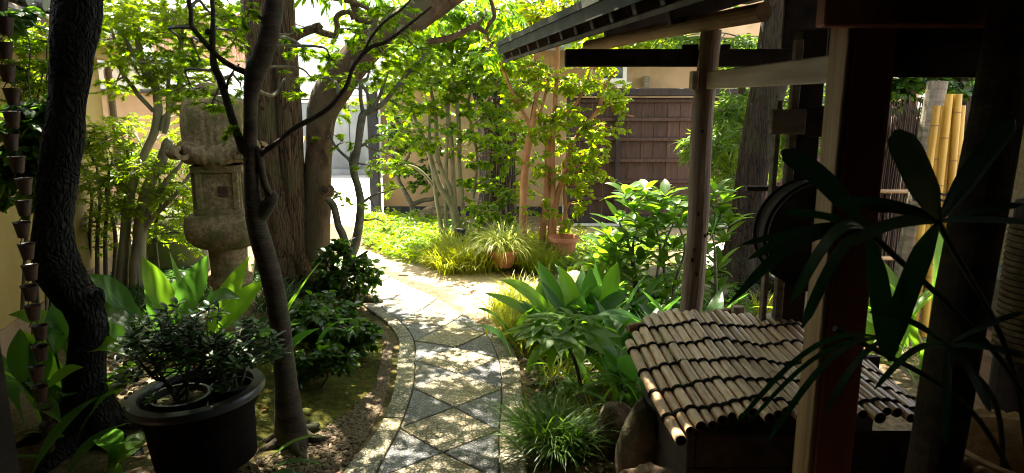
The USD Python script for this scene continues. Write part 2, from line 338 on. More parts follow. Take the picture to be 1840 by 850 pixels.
def layered_ground(name):
    """damp soil with sandy and mossy patches whose edges break up"""
    n = {'g': ('geometry', {}), 'a': ('noise_texture', {'scale': 26.0, 'detail': 6.0, 'roughness': .65}), 'r': ('rgb_ramp', {'ramp': [(0, (.055, .038, .022)), (.36, (.075, .05, .028)), (.68, (.22, .16, .095)), (1, (.3, .22, .14))]}),
         'sr': ('rgb_ramp', {'ramp': [(0, (.34, .25, .15)), (.4, (.38, .29, .18)), (.7, (.52, .41, .275)), (1, (.58, .47, .34))]}), 'mr': ('rgb_ramp', {'ramp': [(0, (.025, .035, .006)), (.4, (.045, .055, .008)), (.7, (.16, .14, .018)), (1, (.22, .17, .03))]}),
         'e': ('noise_texture', {'scale': 7.0, 'detail': 6.0, 'roughness': .7}), 'sa': ('attribute', {'attribute': 'sand'}), 'ma': ('attribute', {'attribute': 'moss'}),
         's1': ('math', {'math_type': 'add'}), 's2': ('map_range', {'from_min': .88, 'from_max': 1.12, 'clamp': True}), 'm1': ('math', {'math_type': 'add'}), 'm2': ('map_range', {'from_min': .88, 'from_max': 1.12, 'clamp': True}),
         'x': ('mix', {}), 'y': ('mix', {}), 'b': ('noise_texture', {'scale': 120.0, 'detail': 4.0, 'roughness': .7}), 'u': ('bump', {'strength': .9, 'distance': .014}), 'p': ('principled_bsdf', {'roughness': .96, 'specular_ior_level': .25})}
    l = [('g.position', 'a.vector'), ('g.position', 'e.vector'), ('g.position', 'b.vector'), ('a.fac', 'r.fac'), ('a.fac', 'sr.fac'), ('a.fac', 'mr.fac'), ('sa.fac', 's1.value1'), ('e.fac', 's1.value2'), ('s1.value', 's2.value'), ('ma.fac', 'm1.value1'), ('e.fac', 'm1.value2'), ('m1.value', 'm2.value'),
         ('s2.result', 'x.fac'), ('r.color', 'x.color1'), ('sr.color', 'x.color2'), ('m2.result', 'y.fac'), ('x.color', 'y.color1'), ('mr.color', 'y.color2'), ('y.color', 'p.base_color'), ('b.fac', 'u.height'), ('u.normal', 'p.normal')]
    return M(name, n, l)
MOSS = grainy('moss', (0.045, 0.055, 0.008), (0.16, 0.145, 0.018), 30, (1, 1, 1), .98, .9, 160, c3=(0.11, 0.075, 0.02), patch=3, dist=.015)
PEBBLE = M('gravel_pebbles', {'g': ('geometry', {}), 'r': ('rgb_ramp', {'ramp': [(0, (.12, .085, .05)), (.4, (.30, .22, .13)), (.8, (.45, .35, .22)), (1, (.6, .5, .36))]}), 'p': ('principled_bsdf', {'roughness': .85})},
           [('g.random_per_island', 'r.fac'), ('r.color', 'p.base_color')])
def aggregate(name, cols, mortar, scale=62.0, wet=0.35, tone=(1, 1, 1)):
    """washed pebble concrete: each pebble its own tone, standing proud; damp gloss in patches, moss in the low spots"""
    n = {'g': ('geometry', {}), 'v': ('voronoi_texture', {'feature': 'f1', 'scale': scale}), 'e': ('voronoi_texture', {'feature': 'distance_to_edge', 'scale': scale}),
         'c': ('separate_color', {}), 'r': ('rgb_ramp', {'ramp': [(i / (len(cols) - 1), c) for i, c in enumerate(cols)]}),
         'er': ('rgb_ramp', {'ramp': [(0, (0, 0, 0)), (.03, (0, 0, 0)), (.14, (1, 1, 1)), (1, (1, 1, 1))]}), 'x': ('mix', {'color1': mortar}),
         'mo': ('noise_texture', {'scale': 2.6, 'detail': 6.0, 'roughness': .65}), 'mr': ('rgb_ramp', {'ramp': [(0, (0, 0, 0)), (.5, (0, 0, 0)), (.68, (.75, .75, .75)), (1, (.75, .75, .75))]}), 'y': ('mix', {'color2': (.15, .125, .025)}),
         'oi': ('object_info', {}), 'om': ('map_range', {'to_min': .78, 'to_max': 1.18}), 'ov': ('vector_math', {'math_type': 'scale'}), 'wn': ('noise_texture', {'scale': 1.7, 'detail': 3.0}), 'wr': ('rgb_ramp', {'ramp': [(0, (wet,) * 3), (.42, (wet,) * 3), (.62, (.75,) * 3), (1, (.75,) * 3)]}),
         'u': ('bump', {'strength': .8, 'distance': .007}), 'p': ('principled_bsdf', {'specular_ior_level': .5})}
    l = [('g.position', 'v.vector'), ('g.position', 'e.vector'), ('v.color', 'c.color'), ('c.r', 'r.fac'), ('e.distance', 'er.fac'), ('er.color', 'x.fac'), ('r.color', 'x.color2'), ('g.position', 'mo.vector'), ('mo.fac', 'mr.fac'),
         ('mr.color', 'y.fac'), ('x.color', 'y.color1'), ('y.color', 'ov.vector1'), ('oi.random', 'om.value'), ('om.result', 'ov.scale'), ('ov.vector', 'p.base_color'), ('g.position', 'wn.vector'), ('wn.fac', 'wr.fac'), ('wr.color', 'p.roughness'), ('er.color', 'u.height'), ('u.normal', 'p.normal')]
    return M(name, n, l)
SLAB_LIGHT = aggregate('light_pebble_slab', [(.20, .15, .09), (.38, .31, .19), (.5, .41, .26), (.62, .55, .4), (.34, .31, .25)], (.16, .125, .07), 50)
SLAB_DARK = aggregate('dark_pebble_slab', [(.10, .105, .115), (.14, .145, .155), (.20, .205, .21), (.30, .30, .30), (.12, .125, .14)], (.075, .075, .08), 76)
SLAB_EDGE = aggregate('border_pebble_slab', [(.12, .11, .07), (.2, .19, .13), (.33, .29, .2), (.42, .38, .28), (.16, .16, .14)], (.09, .075, .035), 56)
PLASTER_TAN = grainy('tan_plaster', (.35, .235, .128), (.41, .285, .16), 3, (1, 1, .5), .9, .1, 90, detail=8, c3=(.29, .20, .11), patch=1.1)
PLASTER_YEL = grainy('yellow_plaster', (.27, .185, .055), (.34, .24, .08), 2.5, (1, 1, .5), .9, .15, 120, detail=8)
PLASTER_BASE = grainy('wall_base', (.22, .14, .08), (.3, .2, .12), 5, (1, 1, 1), .9, .2)
PLASTER_GREY = grainy('speckled_grey_tan_plaster', (.40, .32, .22), (.60, .49, .36), 60, (1, 1, 1), .9, .4, 110)
CONCRETE = grainy('concrete', (.13, .145, .15), (.27, .29, .29), 1.6, (1, 1, .4), .9, .15, 30, detail=9)
ASPHALT = grainy('street_paving', (.34, .33, .31), (.46, .45, .42), 30, (1, 1, 1), .95, .3, 120)
PAVING = grainy('garden_paving', (.24, .225, .2), (.38, .36, .33), 30, (1, 1, 1), .9, .3, 100)
WHITE_WALL = grainy('white_render', (.74, .74, .73), (.82, .82, .81), 1.2, (1, 1, .4), .85, .05, 50)
RUST_WALL = grainy('rusty_sheet', (.34, .12, .05), (.55, .40, .32), 6, (3, 3, .5), .8, .3, 20)
DARK_METAL = grainy('dark_metal', (.018, .02, .024), (.03, .033, .04), 10, rough=.45, bump=.05)
GREY_METAL = grainy('grey_metal', (.22, .26, .28), (.3, .34, .36), 5, rough=.5, bump=.03)
TILE = grainy('grey_roof_tile', (.10, .105, .115), (.22, .225, .235), 6, rough=.4, bump=.15, spec=.5)
GUTTER = grainy('brown_gutter', (.13, .085, .06), (.18, .12, .085), 10, rough=.5, bump=.05)
FENCE = grainy('stained_brown_board', (.052, .027, .022), (.092, .049, .040), 18, (2.5, 2.5, .12), .75, .35, 30, rnd=.25)
FENCE_DARK = grainy('dark_stained_wood', (.018, .013, .012), (.045, .03, .026), 14, (1, 1, .3), .7, .2)
SILL = grainy('pale_sill', (.5, .49, .46), (.6, .59, .56), 20, rough=.8, bump=.1)
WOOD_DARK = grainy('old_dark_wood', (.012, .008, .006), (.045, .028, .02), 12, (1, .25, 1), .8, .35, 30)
WOOD_RED = grainy('reddish_wood', (.20, .062, .034), (.30, .105, .06), 9, (1.5, 1.5, .1), .65, .2, 24)
WOOD_TAN = grainy('tan_post_wood', (.20, .115, .05), (.40, .27, .14), 9, (3, 3, .12), .65, .3, 24)
WOOD_PALE = grainy('pale_new_board', (.27, .21, .145), (.48, .41, .31), 10, (2, .15, 2), .65, .2, 20)
WOOD_LOG = grainy('peeled_log', (.13, .085, .05), (.36, .27, .18), 9, (1.5, 1.5, .13), .75, .35, 26)
LOG_GOLD = grainy('golden_log', (.16, .09, .035), (.36, .22, .10), 8, (1, .2, 1), .7, .3, 24)
WOOD_GREYISH = grainy('weathered_board', (.10, .085, .065), (.24, .2, .15), 10, (.3, 1, 2.5), .85, .3, 30)
VERGE = grainy('mossy_roof_edge', (.035, .04, .028), (.085, .09, .06), 9, rough=.75, bump=.2)
RAFTER = grainy('rafter_wood', (.07, .055, .04), (.16, .125, .09), 12, rough=.8, bump=.2)
BAMBOO = M('dry_bamboo', {'g': ('geometry', {}), 'm': ('mapping', {'scale': (6, .8, 6)}), 'a': ('noise_texture', {'scale': 9.0, 'detail': 6.0, 'roughness': .65}), 'r': ('rgb_ramp', {'ramp': [(0, (.34, .20, .10)), (.38, (.56, .37, .21)), (.62, (.74, .54, .34)), (1, (.82, .66, .46))]}),
            'rr': ('rgb_ramp', {'ramp': [(0, (.50, .44, .36)), (.3, (.82, .74, .62)), (.6, (.95, .93, .88)), (1, (1.18, 1.16, 1.12))]}), 'x': ('mix', {'mix_type': 'multiply', 'fac': 1.0}), 'oi': ('object_info', {}), 'u': ('bump', {'strength': .2, 'distance': .003}), 'p': ('principled_bsdf', {'roughness': .38, 'specular_ior_level': .5})},
           [('g.position', 'm.vector'), ('m.vector', 'a.vector'), ('a.fac', 'r.fac'), ('oi.random', 'rr.fac'), ('r.color', 'x.color1'), ('rr.color', 'x.color2'), ('x.color', 'p.base_color'), ('a.fac', 'u.height'), ('u.normal', 'p.normal')])
BAMBOO_YEL = grainy('yellow_bamboo', (.34, .19, .028), (.50, .31, .055), 6, (2, 2, .3), .35, .1, spec=.5, rnd=.15)
BAMBOO_END = grainy('bamboo_hollow', (.03, .018, .01), (.07, .045, .025), 30, rough=.9, bump=.1)
CORD = grainy('black_cord', (.006, .006, .006), (.014, .013, .012), 80, rough=.85, bump=.4)
TERRACOTTA = grainy('terracotta', (.38, .14, .07), (.48, .2, .11), 14, rough=.85, bump=.15)
GLAZE = grainy('dark_glazed_pot', (.008, .009, .010), (.02, .021, .024), 8, rough=.35, bump=.05, spec=.6)
GLAZE_TUB = grainy('brown_glazed_tub', (.005, .0035, .003), (.014, .009, .007), 6, rough=.75, bump=.08, spec=.05)
BLUE_GLAZE = grainy('blue_black_glaze', (.012, .016, .028), (.03, .04, .065), 8, rough=.2, bump=.03, spec=.6)
COPPER = grainy('old_copper', (.014, .006, .004), (.06, .024, .013), 24, rough=.45, bump=.15, spec=.6)
REED = grainy('dark_reed', (.10, .07, .03), (.2, .14, .06), 30, (1, 1, 1), .85, .4)
STRAW = grainy('woven_straw', (.34, .22, .08), (.60, .42, .18), 30, (1, 1, 1), .85, .4)
TWIGS = M('brushwood', {'g': ('geometry', {}), 'r': ('rgb_ramp', {'ramp': [(0, (.05, .03, .02)), (.5, (.15, .09, .055)), (1, (.32, .22, .14))]}), 'p': ('principled_bsdf', {'roughness': .9})}, [('g.random_per_island', 'r.fac'), ('r.color', 'p.base_color')])
BLACK_PLASTIC = grainy('black_lamp_paint', (.012, .013, .014), (.02, .02, .022), 10, rough=.5, bump=.02)
YELLOW_PAINT = grainy('yellow_paint', (.6, .42, .05), (.68, .5, .08), 10, rough=.5, bump=.02)
PLANK_WARM = grainy('warm_wall_plank', (.28, .16, .115), (.46, .30, .22), 10, (1, .3, 3), .8, .3)
GLASS = M('window_glass', {'t': ('transparent_bsdf', {'color': (.55, .62, .68)}), 'g': ('glossy_bsdf', {'roughness': .05}), 'f': ('fresnel', {'IOR': 1.5}), 'x': ('mix_closure', {})}, [('f.fac', 'x.fac'), ('t.BSDF', 'x.closure1'), ('g.BSDF', 'x.closure2')], 'x.closure')
DARK_GLASS = grainy('dark_window_glass', (.03, .04, .05), (.05, .065, .08), 3, rough=.1, bump=0, spec=.8)

L_MAPLE = leafy('maple_leaf', [(.06, .13, .008), (.11, .19, .012), (.17, .24, .015), (.23, .27, .02)], 0.62)
L_MAPLE_Y = leafy('yellow_maple_leaf', [(.09, .155, .010), (.16, .22, .014), (.22, .255, .02), (.28, .275, .03)], .62)
L_YELLOW = leafy('yellow_green_leaf', [(.09, .145, .010), (.16, .205, .012), (.23, .25, .016), (.31, .27, .02), (.30, .19, .03)], .64)
L_GREEN = leafy('mid_green_leaf', [(.035, .09, .010), (.07, .14, .014), (.12, .19, .016), (.19, .23, .018)], 0.55, rough=.35, spec=.5)
L_ORANGE = leafy('turning_leaf', [(.11, .155, .012), (.18, .21, .015), (.26, .235, .02), (.34, .22, .025), (.38, .13, .03)], .62)
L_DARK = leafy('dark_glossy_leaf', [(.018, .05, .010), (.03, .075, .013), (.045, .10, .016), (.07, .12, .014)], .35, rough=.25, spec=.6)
L_JADE = leafy('waxy_dark_leaf', [(.014, .05, .010), (.024, .075, .013), (.042, .105, .017)], .24, rough=.33, spec=.38)
L_PODO = leafy('long_narrow_leaf', [(.05, .10, .012), (.08, .15, .016), (.13, .20, .02)], .45)
L_GRASS = leafy('light_grass_blade', [(.14, .17, .015), (.22, .24, .02), (.30, .30, .04), (.40, .36, .12)], .5)
L_GRASS_PALE = leafy('pale_grass_blade', [(.20, .24, .06), (.32, .34, .12), (.45, .44, .22)], .45)
L_GRASS_D = leafy('dark_grass_blade', [(.02, .055, .008), (.04, .085, .012), (.07, .12, .02), (.12, .15, .04)], .35)
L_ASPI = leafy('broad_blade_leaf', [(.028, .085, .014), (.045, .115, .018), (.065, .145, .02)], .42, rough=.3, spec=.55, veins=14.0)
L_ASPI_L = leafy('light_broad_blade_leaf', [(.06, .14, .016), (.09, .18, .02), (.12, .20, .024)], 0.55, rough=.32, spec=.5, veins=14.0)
L_ASPI_OLD = leafy('yellowing_blade_leaf', [(.16, .15, .02), (.24, .19, .03), (.30, .2, .06)], .4, veins=14.0)
L_FATSIA = leafy('lobed_leaf', [(.07, .15, .015), (.11, .19, .018), (.15, .23, .02)], 0.55, rough=.5, spec=.3)
L_AUCUBA = leafy('glossy_pointed_leaf', [(.045, .10, .010), (.08, .145, .012), (.125, .18, .014), (.18, .205, .016)], .48, rough=.4, spec=.35)
L_PALM = leafy('palm_leaflet', [(.006, .024, .009), (.012, .036, .012)], .15, rough=.35, spec=.45, veins=5.0)
L_GROUND = leafy('ground_cover_leaf', [(.10, .17, .014), (.17, .23, .02), (.26, .29, .03), (.36, .34, .05)], 0.5)
L_DRY = leafy('fallen_leaf', [(.22, .12, .05), (.35, .2, .08), (.42, .28, .12), (.3, .1, .03)], .2)

# ================================================================== THE SETTING
def sheet(x0, x1, y0, y1, n, zf):
    X, Y = np.meshgrid(np.linspace(x0, x1, n), np.linspace(y0, y1, n)); Z = zf(X, Y)
    v = np.stack([X, Y, Z], -1).reshape(-1, 3); i = np.arange(n * n).reshape(n, n)
    f = np.concatenate([np.stack([i[:-1, :-1], i[:-1, 1:], i[1:, 1:]], -1).reshape(-1, 3), np.stack([i[:-1, :-1], i[1:, 1:], i[1:, :-1]], -1).reshape(-1, 3)])
    return v, f
# the path's middle line (plan) and the joint lines of its bands
LI = np.array([on(672, 905)[:2], on(675, 850)[:2], on(717, 770)[:2], on(742, 697)[:2], on(746, 645)[:2], on(742, 606)[:2], on(716, 574)[:2], on(679, 548)[:2], on(650, 522)[:2], on(626, 500)[:2], on(604, 478)[:2], on(590, 462)[:2]])
RI = np.array([on(898, 905)[:2], on(898, 850)[:2], on(897, 775)[:2], on(902, 699)[:2], on(895, 641)[:2], on(868, 590)[:2], on(828, 559)[:2], on(781, 533)[:2], on(735, 513)[:2], on(698, 494)[:2], on(668, 476)[:2], on(650, 460)[:2]])
MID = (LI + RI) / 2
d0 = MID[0] - MID[1]; d0 /= np.linalg.norm(d0)
MID = np.vstack([MID[0] + d0 * 1.6, MID]); LI = np.vstack([LI[0] + d0 * 1.6, LI]); RI = np.vstack([RI[0] + d0 * 1.6, RI])
ML, LL, RL = smooth_line(MID, 12), smooth_line(LI, 12), smooth_line(RI, 12)
S = np.concatenate([[0], np.cumsum(np.linalg.norm(np.diff(ML, axis=0), axis=1))])
def path_xy(s, t):
    """s metres along; t from -1 (left joint) to 1 (right joint), beyond for the borders"""
    l = np.array([np.interp(s, S, LL[:, k]) for k in (0, 1)]).T; r = np.array([np.interp(s, S, RL[:, k]) for k in (0, 1)]).T
    return (l + r) / 2 + (r - l) / 2 * np.asarray(t)[..., None]
def path_side(x, y):
    """signed distance-ish: how far (m) from the path's middle line"""
    P = np.stack([np.ravel(x), np.ravel(y)], -1); d = np.sqrt(((P[:, None] - ML[None, ::3]) ** 2).sum(-1)); return d.min(1).reshape(np.shape(x))
def ground_z(x, y):
    x, y = np.asarray(x, float), np.asarray(y, float)
    d = path_side(x, y)
    k = np.clip((d - 0.50) / 0.5, 0, 1)
    m = 0.17 * np.exp(-(((x + 1.35) / .42) ** 2 + ((y - 4.1) / .85) ** 2)) + 0.10 * np.exp(-(((x + 1.9) / 0.7) ** 2 + ((y - 5.4) / .9) ** 2))
    return -0.022 + k * (0.03 + m + 0.05 * (fbm(np.stack([x * 1.6, y * 1.6, 0 * x], -1), 3, 4) - .5))
GX = sheet(-7.5, 7.5, 0.2, 9.7, 240, ground_z)
far = [sheet(-70, 70, 9.7, 120, 2, lambda X, Y: 0 * X - 0.02), sheet(-70, 70, -60, .2, 2, lambda X, Y: 0 * X - 0.02), sheet(-70, -7.5, .2, 9.7, 2, lambda X, Y: 0 * X - 0.02), sheet(7.5, 70, .2, 9.7, 2, lambda X, Y: 0 * X - 0.02)]
gv, gf = cat_meshes([GX] + far)
obj('ground', (gv, gf), layered_ground('garden_ground'), smooth=True, kind='structure')
def bump2(c, rx, ry, rot):
    dx, dy = gv[:, 0] - c[0], gv[:, 1] - c[1]; u = (dx * math.cos(rot) + dy * math.sin(rot)) / rx; v_ = (-dx * math.sin(rot) + dy * math.cos(rot)) / ry
    return np.clip(1.15 - .65 * np.sqrt(u * u + v_ * v_), 0, 1)
sand = np.maximum.reduce([bump2((.05, 5.35), .40, .95, .5), bump2((-.62, 6.3), .30, .9, .75), bump2((-1.3, 7.0), .25, .6, .8), bump2((2.2, 8.0), 2.0, .8, 0), bump2((-2.05, 3.95), .5, .6, 0), .55 * bump2((-.75, 2.5), .5, .9, .1)])
moss = np.maximum.reduce([1.1 * bump2((-1.33, 4.0), .55, 1.15, .2), bump2((-1.9, 5.4), .6, .8, 0), .8 * bump2((.35, 3.6), .35, .8, 0)])
gp = UsdGeom.PrimvarsAPI(stage.GetPrimAtPath('/World/ground'))
for nm, val in (('sand', sand), ('moss', moss)): gp.CreatePrimvar(nm, Sdf.ValueTypeNames.FloatArray, 'vertex').Set(Vt.FloatArray.FromNumpy(val.astype(np.float32)))
ST = sheet(-40, 40, 10.1, 15.9, 2, lambda X, Y: 0 * X - 0.010); obj('street', ST, ASPHALT, kind='structure')
DRV = sheet(-4.55, -2.05, 7.6, 10.1, 2, lambda X, Y: 0 * X + 0.003); obj('driveway', DRV, ASPHALT, kind='structure')
def poly_sheet(pts, z, name, mat, kind='structure', n=40, lift=0.006, **kw):
    """ground patch lying 'lift' above the ground's own relief"""
    pg = Polygon(pts); x0, y0, x1, y1 = pg.bounds
    from shapely import contains_xy
    v, f = sheet(x0, x1, y0, y1, n, lambda X, Y: ground_z(X, Y) + lift)
    c = v[f].mean(1); f = f[contains_xy(pg, c[:, 0], c[:, 1])]
    return obj(name, (v, f), mat, smooth=True, kind=kind, **kw)
def wobble(c, rx, ry, seed, n=36, rot=0.0):
    a = np.linspace(0, 2 * np.pi, n, endpoint=False); r = 1 + .16 * np.sin(2 * a + seed) + .1 * np.sin(3 * a + 2 * seed) + .05 * np.sin(7 * a + seed * 3)
    x, y = np.cos(a) * r * rx, np.sin(a) * r * ry
    return np.stack([c[0] + x * math.cos(rot) - y * math.sin(rot), c[1] + x * math.sin(rot) + y * math.cos(rot)], -1)
poly_sheet([(1.6, 5.9), (3.6, 5.9), (4.2, 7.6), (2.3, 7.6)], 0, 'paving_behind_well', PAVING, n=30, lift=.02)
poly_sheet([(1.6, 3.9), (2.3, 4.0), (2.2, 4.9), (1.65, 4.8)], 0, 'gravel_yard', ROCK_PALE, n=30, lift=.016)

# ------------------------------------------------------------------ the garden path, slab by slab
pt = thing('garden_path', 'curved path of light diamond and dark triangle pebble slabs between pebble borders', 'path', (0, 0, 0))
stage.GetPrimAtPath(pt).SetCustomDataByKey('kind', 'structure')
stage.GetPrimAtPath(pt).ClearCustomDataByKey('category')
JO = 0.007
def slab(poly, name, mat, ztop, label=None):
    pg = Polygon(poly)
    if not pg.is_valid: pg = pg.buffer(0)
    pg = pg.buffer(-JO / 2, join_style=2)
    if pg.is_empty or pg.geom_type != 'Polygon': return
    lo = extrude(pg, -.05, ztop - .004)
    top = pg.buffer(-.004, join_style=2)
    a, b = np.array(pg.exterior.coords)[:-1], np.array(top.exterior.coords)[:-1]
    ms = [lo]
    if len(a) == len(b):                                   # worn arris
        if Polygon(a).exterior.is_ccw != Polygon(b).exterior.is_ccw: b = b[::-1]
        k = np.argmin(((b - a[0]) ** 2).sum(1)); b = np.roll(b, -k, 0); n = len(a)
        v = np.vstack([np.c_[a, np.full(n, ztop - .004)], np.c_[b, np.full(n, ztop)]]); i = np.arange(n); j = (i + 1) % n
        cap = trimesh.creation.triangulate_polygon(Polygon(b), engine='earcut')
        ms += [(v, np.vstack([np.stack([i, j, n + j], -1), np.stack([i, n + j, n + i], -1)])), (np.c_[cap[0], np.full(len(cap[0]), ztop)], np.array(cap[1]))]
    obj(name, cat_meshes(ms), mat, pt, label=label)
srng = np.random.default_rng(3)
smark = [np.interp(y, ML[:, 1], S) for y in (2.66, 3.12, 3.61, 4.06, 4.49)]
s_edge = [smark[0] - .49 * k for k in (4, 3, 2, 1)] + smark
while s_edge[-1] + .47 < S[-1]: s_edge.append(s_edge[-1] + .47)
s_edge = [s for s in s_edge if s > .05]
def seg(s0, t0, s1, t1, n=5):
    u = np.linspace(0, 1, n); return path_xy(s0 + (s1 - s0) * u, t0 + (t1 - t0) * u)
for i in range(len(s_edge)):
    e = s_edge[i]; p = s_edge[i - 1] if i else e - .47; n_ = s_edge[i + 1] if i + 1 < len(s_edge) else e + .47
    a, b = (e + p) / 2, (e + n_) / 2
    z = srng.uniform(-.002, .002)
    slab(np.vstack([seg(e, -1, b, 0)[:-1], seg(b, 0, e, 1)[:-1], seg(e, 1, a, 0)[:-1], seg(a, 0, e, -1)[:-1]]), 'light_diamond_slab', SLAB_LIGHT, z)
    if i + 1 < len(s_edge):
        for t in (-1, 1):
            z = srng.uniform(-.003, .001)
            slab(np.vstack([seg(e, t, n_, t)[:-1], seg(n_, t, b, 0)[:-1], seg(b, 0, e, t)[:-1]]), 'dark_triangle_slab', SLAB_DARK, z)
sb = np.array([0.05, .9, 1.75, 2.35, 3.05, 3.75, 4.4, 5.0, 5.7, 6.4, 7.1, S[-1]]); sb = np.unique(np.minimum(sb, S[-1]))
for i in range(len(sb) - 1):
    if sb[i + 1] - sb[i] < .1: continue
    def wl(s): return 1 + np.interp(s, [0, smark[0], smark[1], smark[2], smark[3], smark[4], S[-1]], [.60, .56, .42, .44, .44, .40, .40])
    s0, s1 = sb[i], sb[i + 1]; u = np.linspace(s0, s1, 8)
    slab(np.vstack([path_xy(u, np.full(8, -1.0)), path_xy(u[::-1], -wl(u[::-1]))]), 'border_slab', SLAB_EDGE, .001)
    if s1 < smark[4] + .3:
        slab(np.vstack([path_xy(u, np.full(8, 1.0)), path_xy(u[::-1], np.full(8, 1.46))]), 'border_slab', SLAB_EDGE, -.001)
# kerb line and gravel strip left of the path: pebbles one can see, joined
PEB = trimesh.creation.icosphere(0, 1.0)
def pebbles(name, xy, rmin, rmax, mat, rng, sink=.3, **kw):
    xy = np.asarray(xy); n = len(xy); r = rng.uniform(rmin, rmax, n)
    v0, f0 = np.array(PEB.vertices), np.array(PEB.faces)
    sc = rng.uniform(.6, 1.25, (n, 1, 3)) * r[:, None, None]; sc[..., 2] *= .7
    jit = 1 + rng.normal(0, .12, (n, len(v0), 1))
    a = rng.uniform(0, 6.28, n); c, s = np.cos(a), np.sin(a)
    v = v0[None] * jit * sc; x = v[..., 0] * c[:, None] - v[..., 1] * s[:, None]; y = v[..., 0] * s[:, None] + v[..., 1] * c[:, None]
    v = np.stack([x + xy[:, 0][:, None], y + xy[:, 1][:, None], v[..., 2] + (ground_z(xy[:, 0], xy[:, 1]) + r * sink)[:, None]], -1)
    f = f0[None] + (np.arange(n) * len(v0))[:, None, None]
    return obj(name, (v.reshape(-1, 3), f.reshape(-1, 3)), mat, kind='stuff', **kw)
grng = np.random.default_rng(11)
s = grng.uniform(.4, smark[4] + .6, 9000); w = np.interp(s, [.4, smark[0], smark[1], smark[2], smark[4], smark[4] + .6], [3.6, 3.1, 2.3, 1.75, 1.62, 1.55])
t = -(1.60 + (w - 1.45) * grng.uniform(0, 1, 9000) ** 1.3)
xy = path_xy(s, t); wl_ok = t < -np.interp(s, [0, smark[0], smark[1], smark[4]], [1.64, 1.6, 1.48, 1.46])
pebbles('gravel_strip', xy[wl_ok], .006, .014, PEBBLE, grng, label='brown pebble gravel strip along the left edge of the path', cat='gravel')
xy = np.stack([grng.normal(.42, .28, 1500), grng.normal(3.55, .5, 1500)], -1); xy = xy[(path_side(xy[:, 0], xy[:, 1]) > .42)]
pebbles('loose_stones', xy, .008, .026, PEBBLE, grng, label='loose small stones on the soil between path and rocks', cat='gravel')
xy = np.stack([grng.uniform(-2.6, -1.5, 1600), grng.uniform(3.4, 4.9, 1600)], -1)
pebbles('lantern_gravel', xy, .008, .02, PEBBLE, grng, label='pale pebble gravel around the foot of the stone lantern', cat='gravel')

# ------------------------------------------------------------------ boundary walls, gate, fence
w = thing('boundary_wall', 'tan plastered garden wall with dark base right of the gate', 'wall', (-1.9, 9.9, 0))
obj('plaster_panel', box(-1.92, .75, 9.9, 10.04, .12, 1.90), PLASTER_TAN, w)
obj('base_board', box(-1.92, .75, 9.86, 10.06, -.05, .12, .006), DARK_METAL, w)
obj('coping', box(-1.92, .75, 9.82, 10.12, 1.90, 1.96, .01), DARK_METAL, w)
w = thing('boundary_wall', 'tan plastered garden wall with dark cap left of the gate', 'wall', (-5.0, 9.9, 0))
obj('plaster_panel', box(-6.6, -4.72, 9.9, 10.04, .12, 1.78), PLASTER_TAN, w)
obj('base_board', box(-6.6, -4.72, 9.86, 10.06, -.05, .12, .006), DARK_METAL, w)
obj('coping', box(-6.6, -4.72, 9.82, 10.12, 1.78, 1.84, .01), DARK_METAL, w)
g = thing('gate_post', 'dark metal gate post with pale cap beside the tan wall right of the opening', 'gate post', (-2.0, 9.8, 0))
obj('post', box(-2.08, -1.94, 9.72, 9.86, 0, 1.88, .006), DARK_METAL, g)
obj('cap', box(-2.11, -1.91, 9.69, 9.89, 1.88, 1.93, .008), GREY_METAL, g)
g = thing('gate_post', 'dark metal gate post left of the opening, seen beside the stone lantern', 'gate post', (-4.66, 9.8, 0))
obj('post', box(-4.72, -4.58, 9.72, 9.86, 0, 1.80, .006), DARK_METAL, g)
obj('cap', box(-4.75, -4.55, 9.69, 9.89, 1.80, 1.85, .008), DARK_METAL, g)
f = thing('board_fence', 'dark brown stained board fence with horizontal battens behind the garden', 'fence', (.9, 8.95, 0))
frng = np.random.default_rng(5)
FX0, FX1 = .72, 4.3
xs = FX0
while xs < FX1:
    wv = frng.uniform(.155, .18); dz = frng.uniform(-.004, .004)
    obj('plank', box(xs + .002, min(xs + wv, FX1) - .002, 8.96 + dz, 8.985 + dz, .14, 1.70, .003), FENCE, f); xs += wv
for z in (1.66, 1.42, 1.16, .88, .60, .37):
    obj('batten', box(FX0, FX1, 8.925, 8.957, z - .022, z + .022, .005), FENCE, f)
for x in (.75, 1.40, 2.98, 4.28): obj('post', box(x - .03, x + .03, 8.88, 8.924, .0, 1.72, .005), FENCE_DARK, f)
obj('top_rail', box(FX0 - .05, FX1 + .05, 8.86, 9.03, 1.72, 1.82, .01), FENCE_DARK, f)
obj('base_board', box(FX0, FX1, 8.92, 9.0, .04, .14, .006), FENCE_DARK, f)
obj('sill', box(FX0, FX1, 8.84, 9.04, -.03, .035, .008), SILL, f)

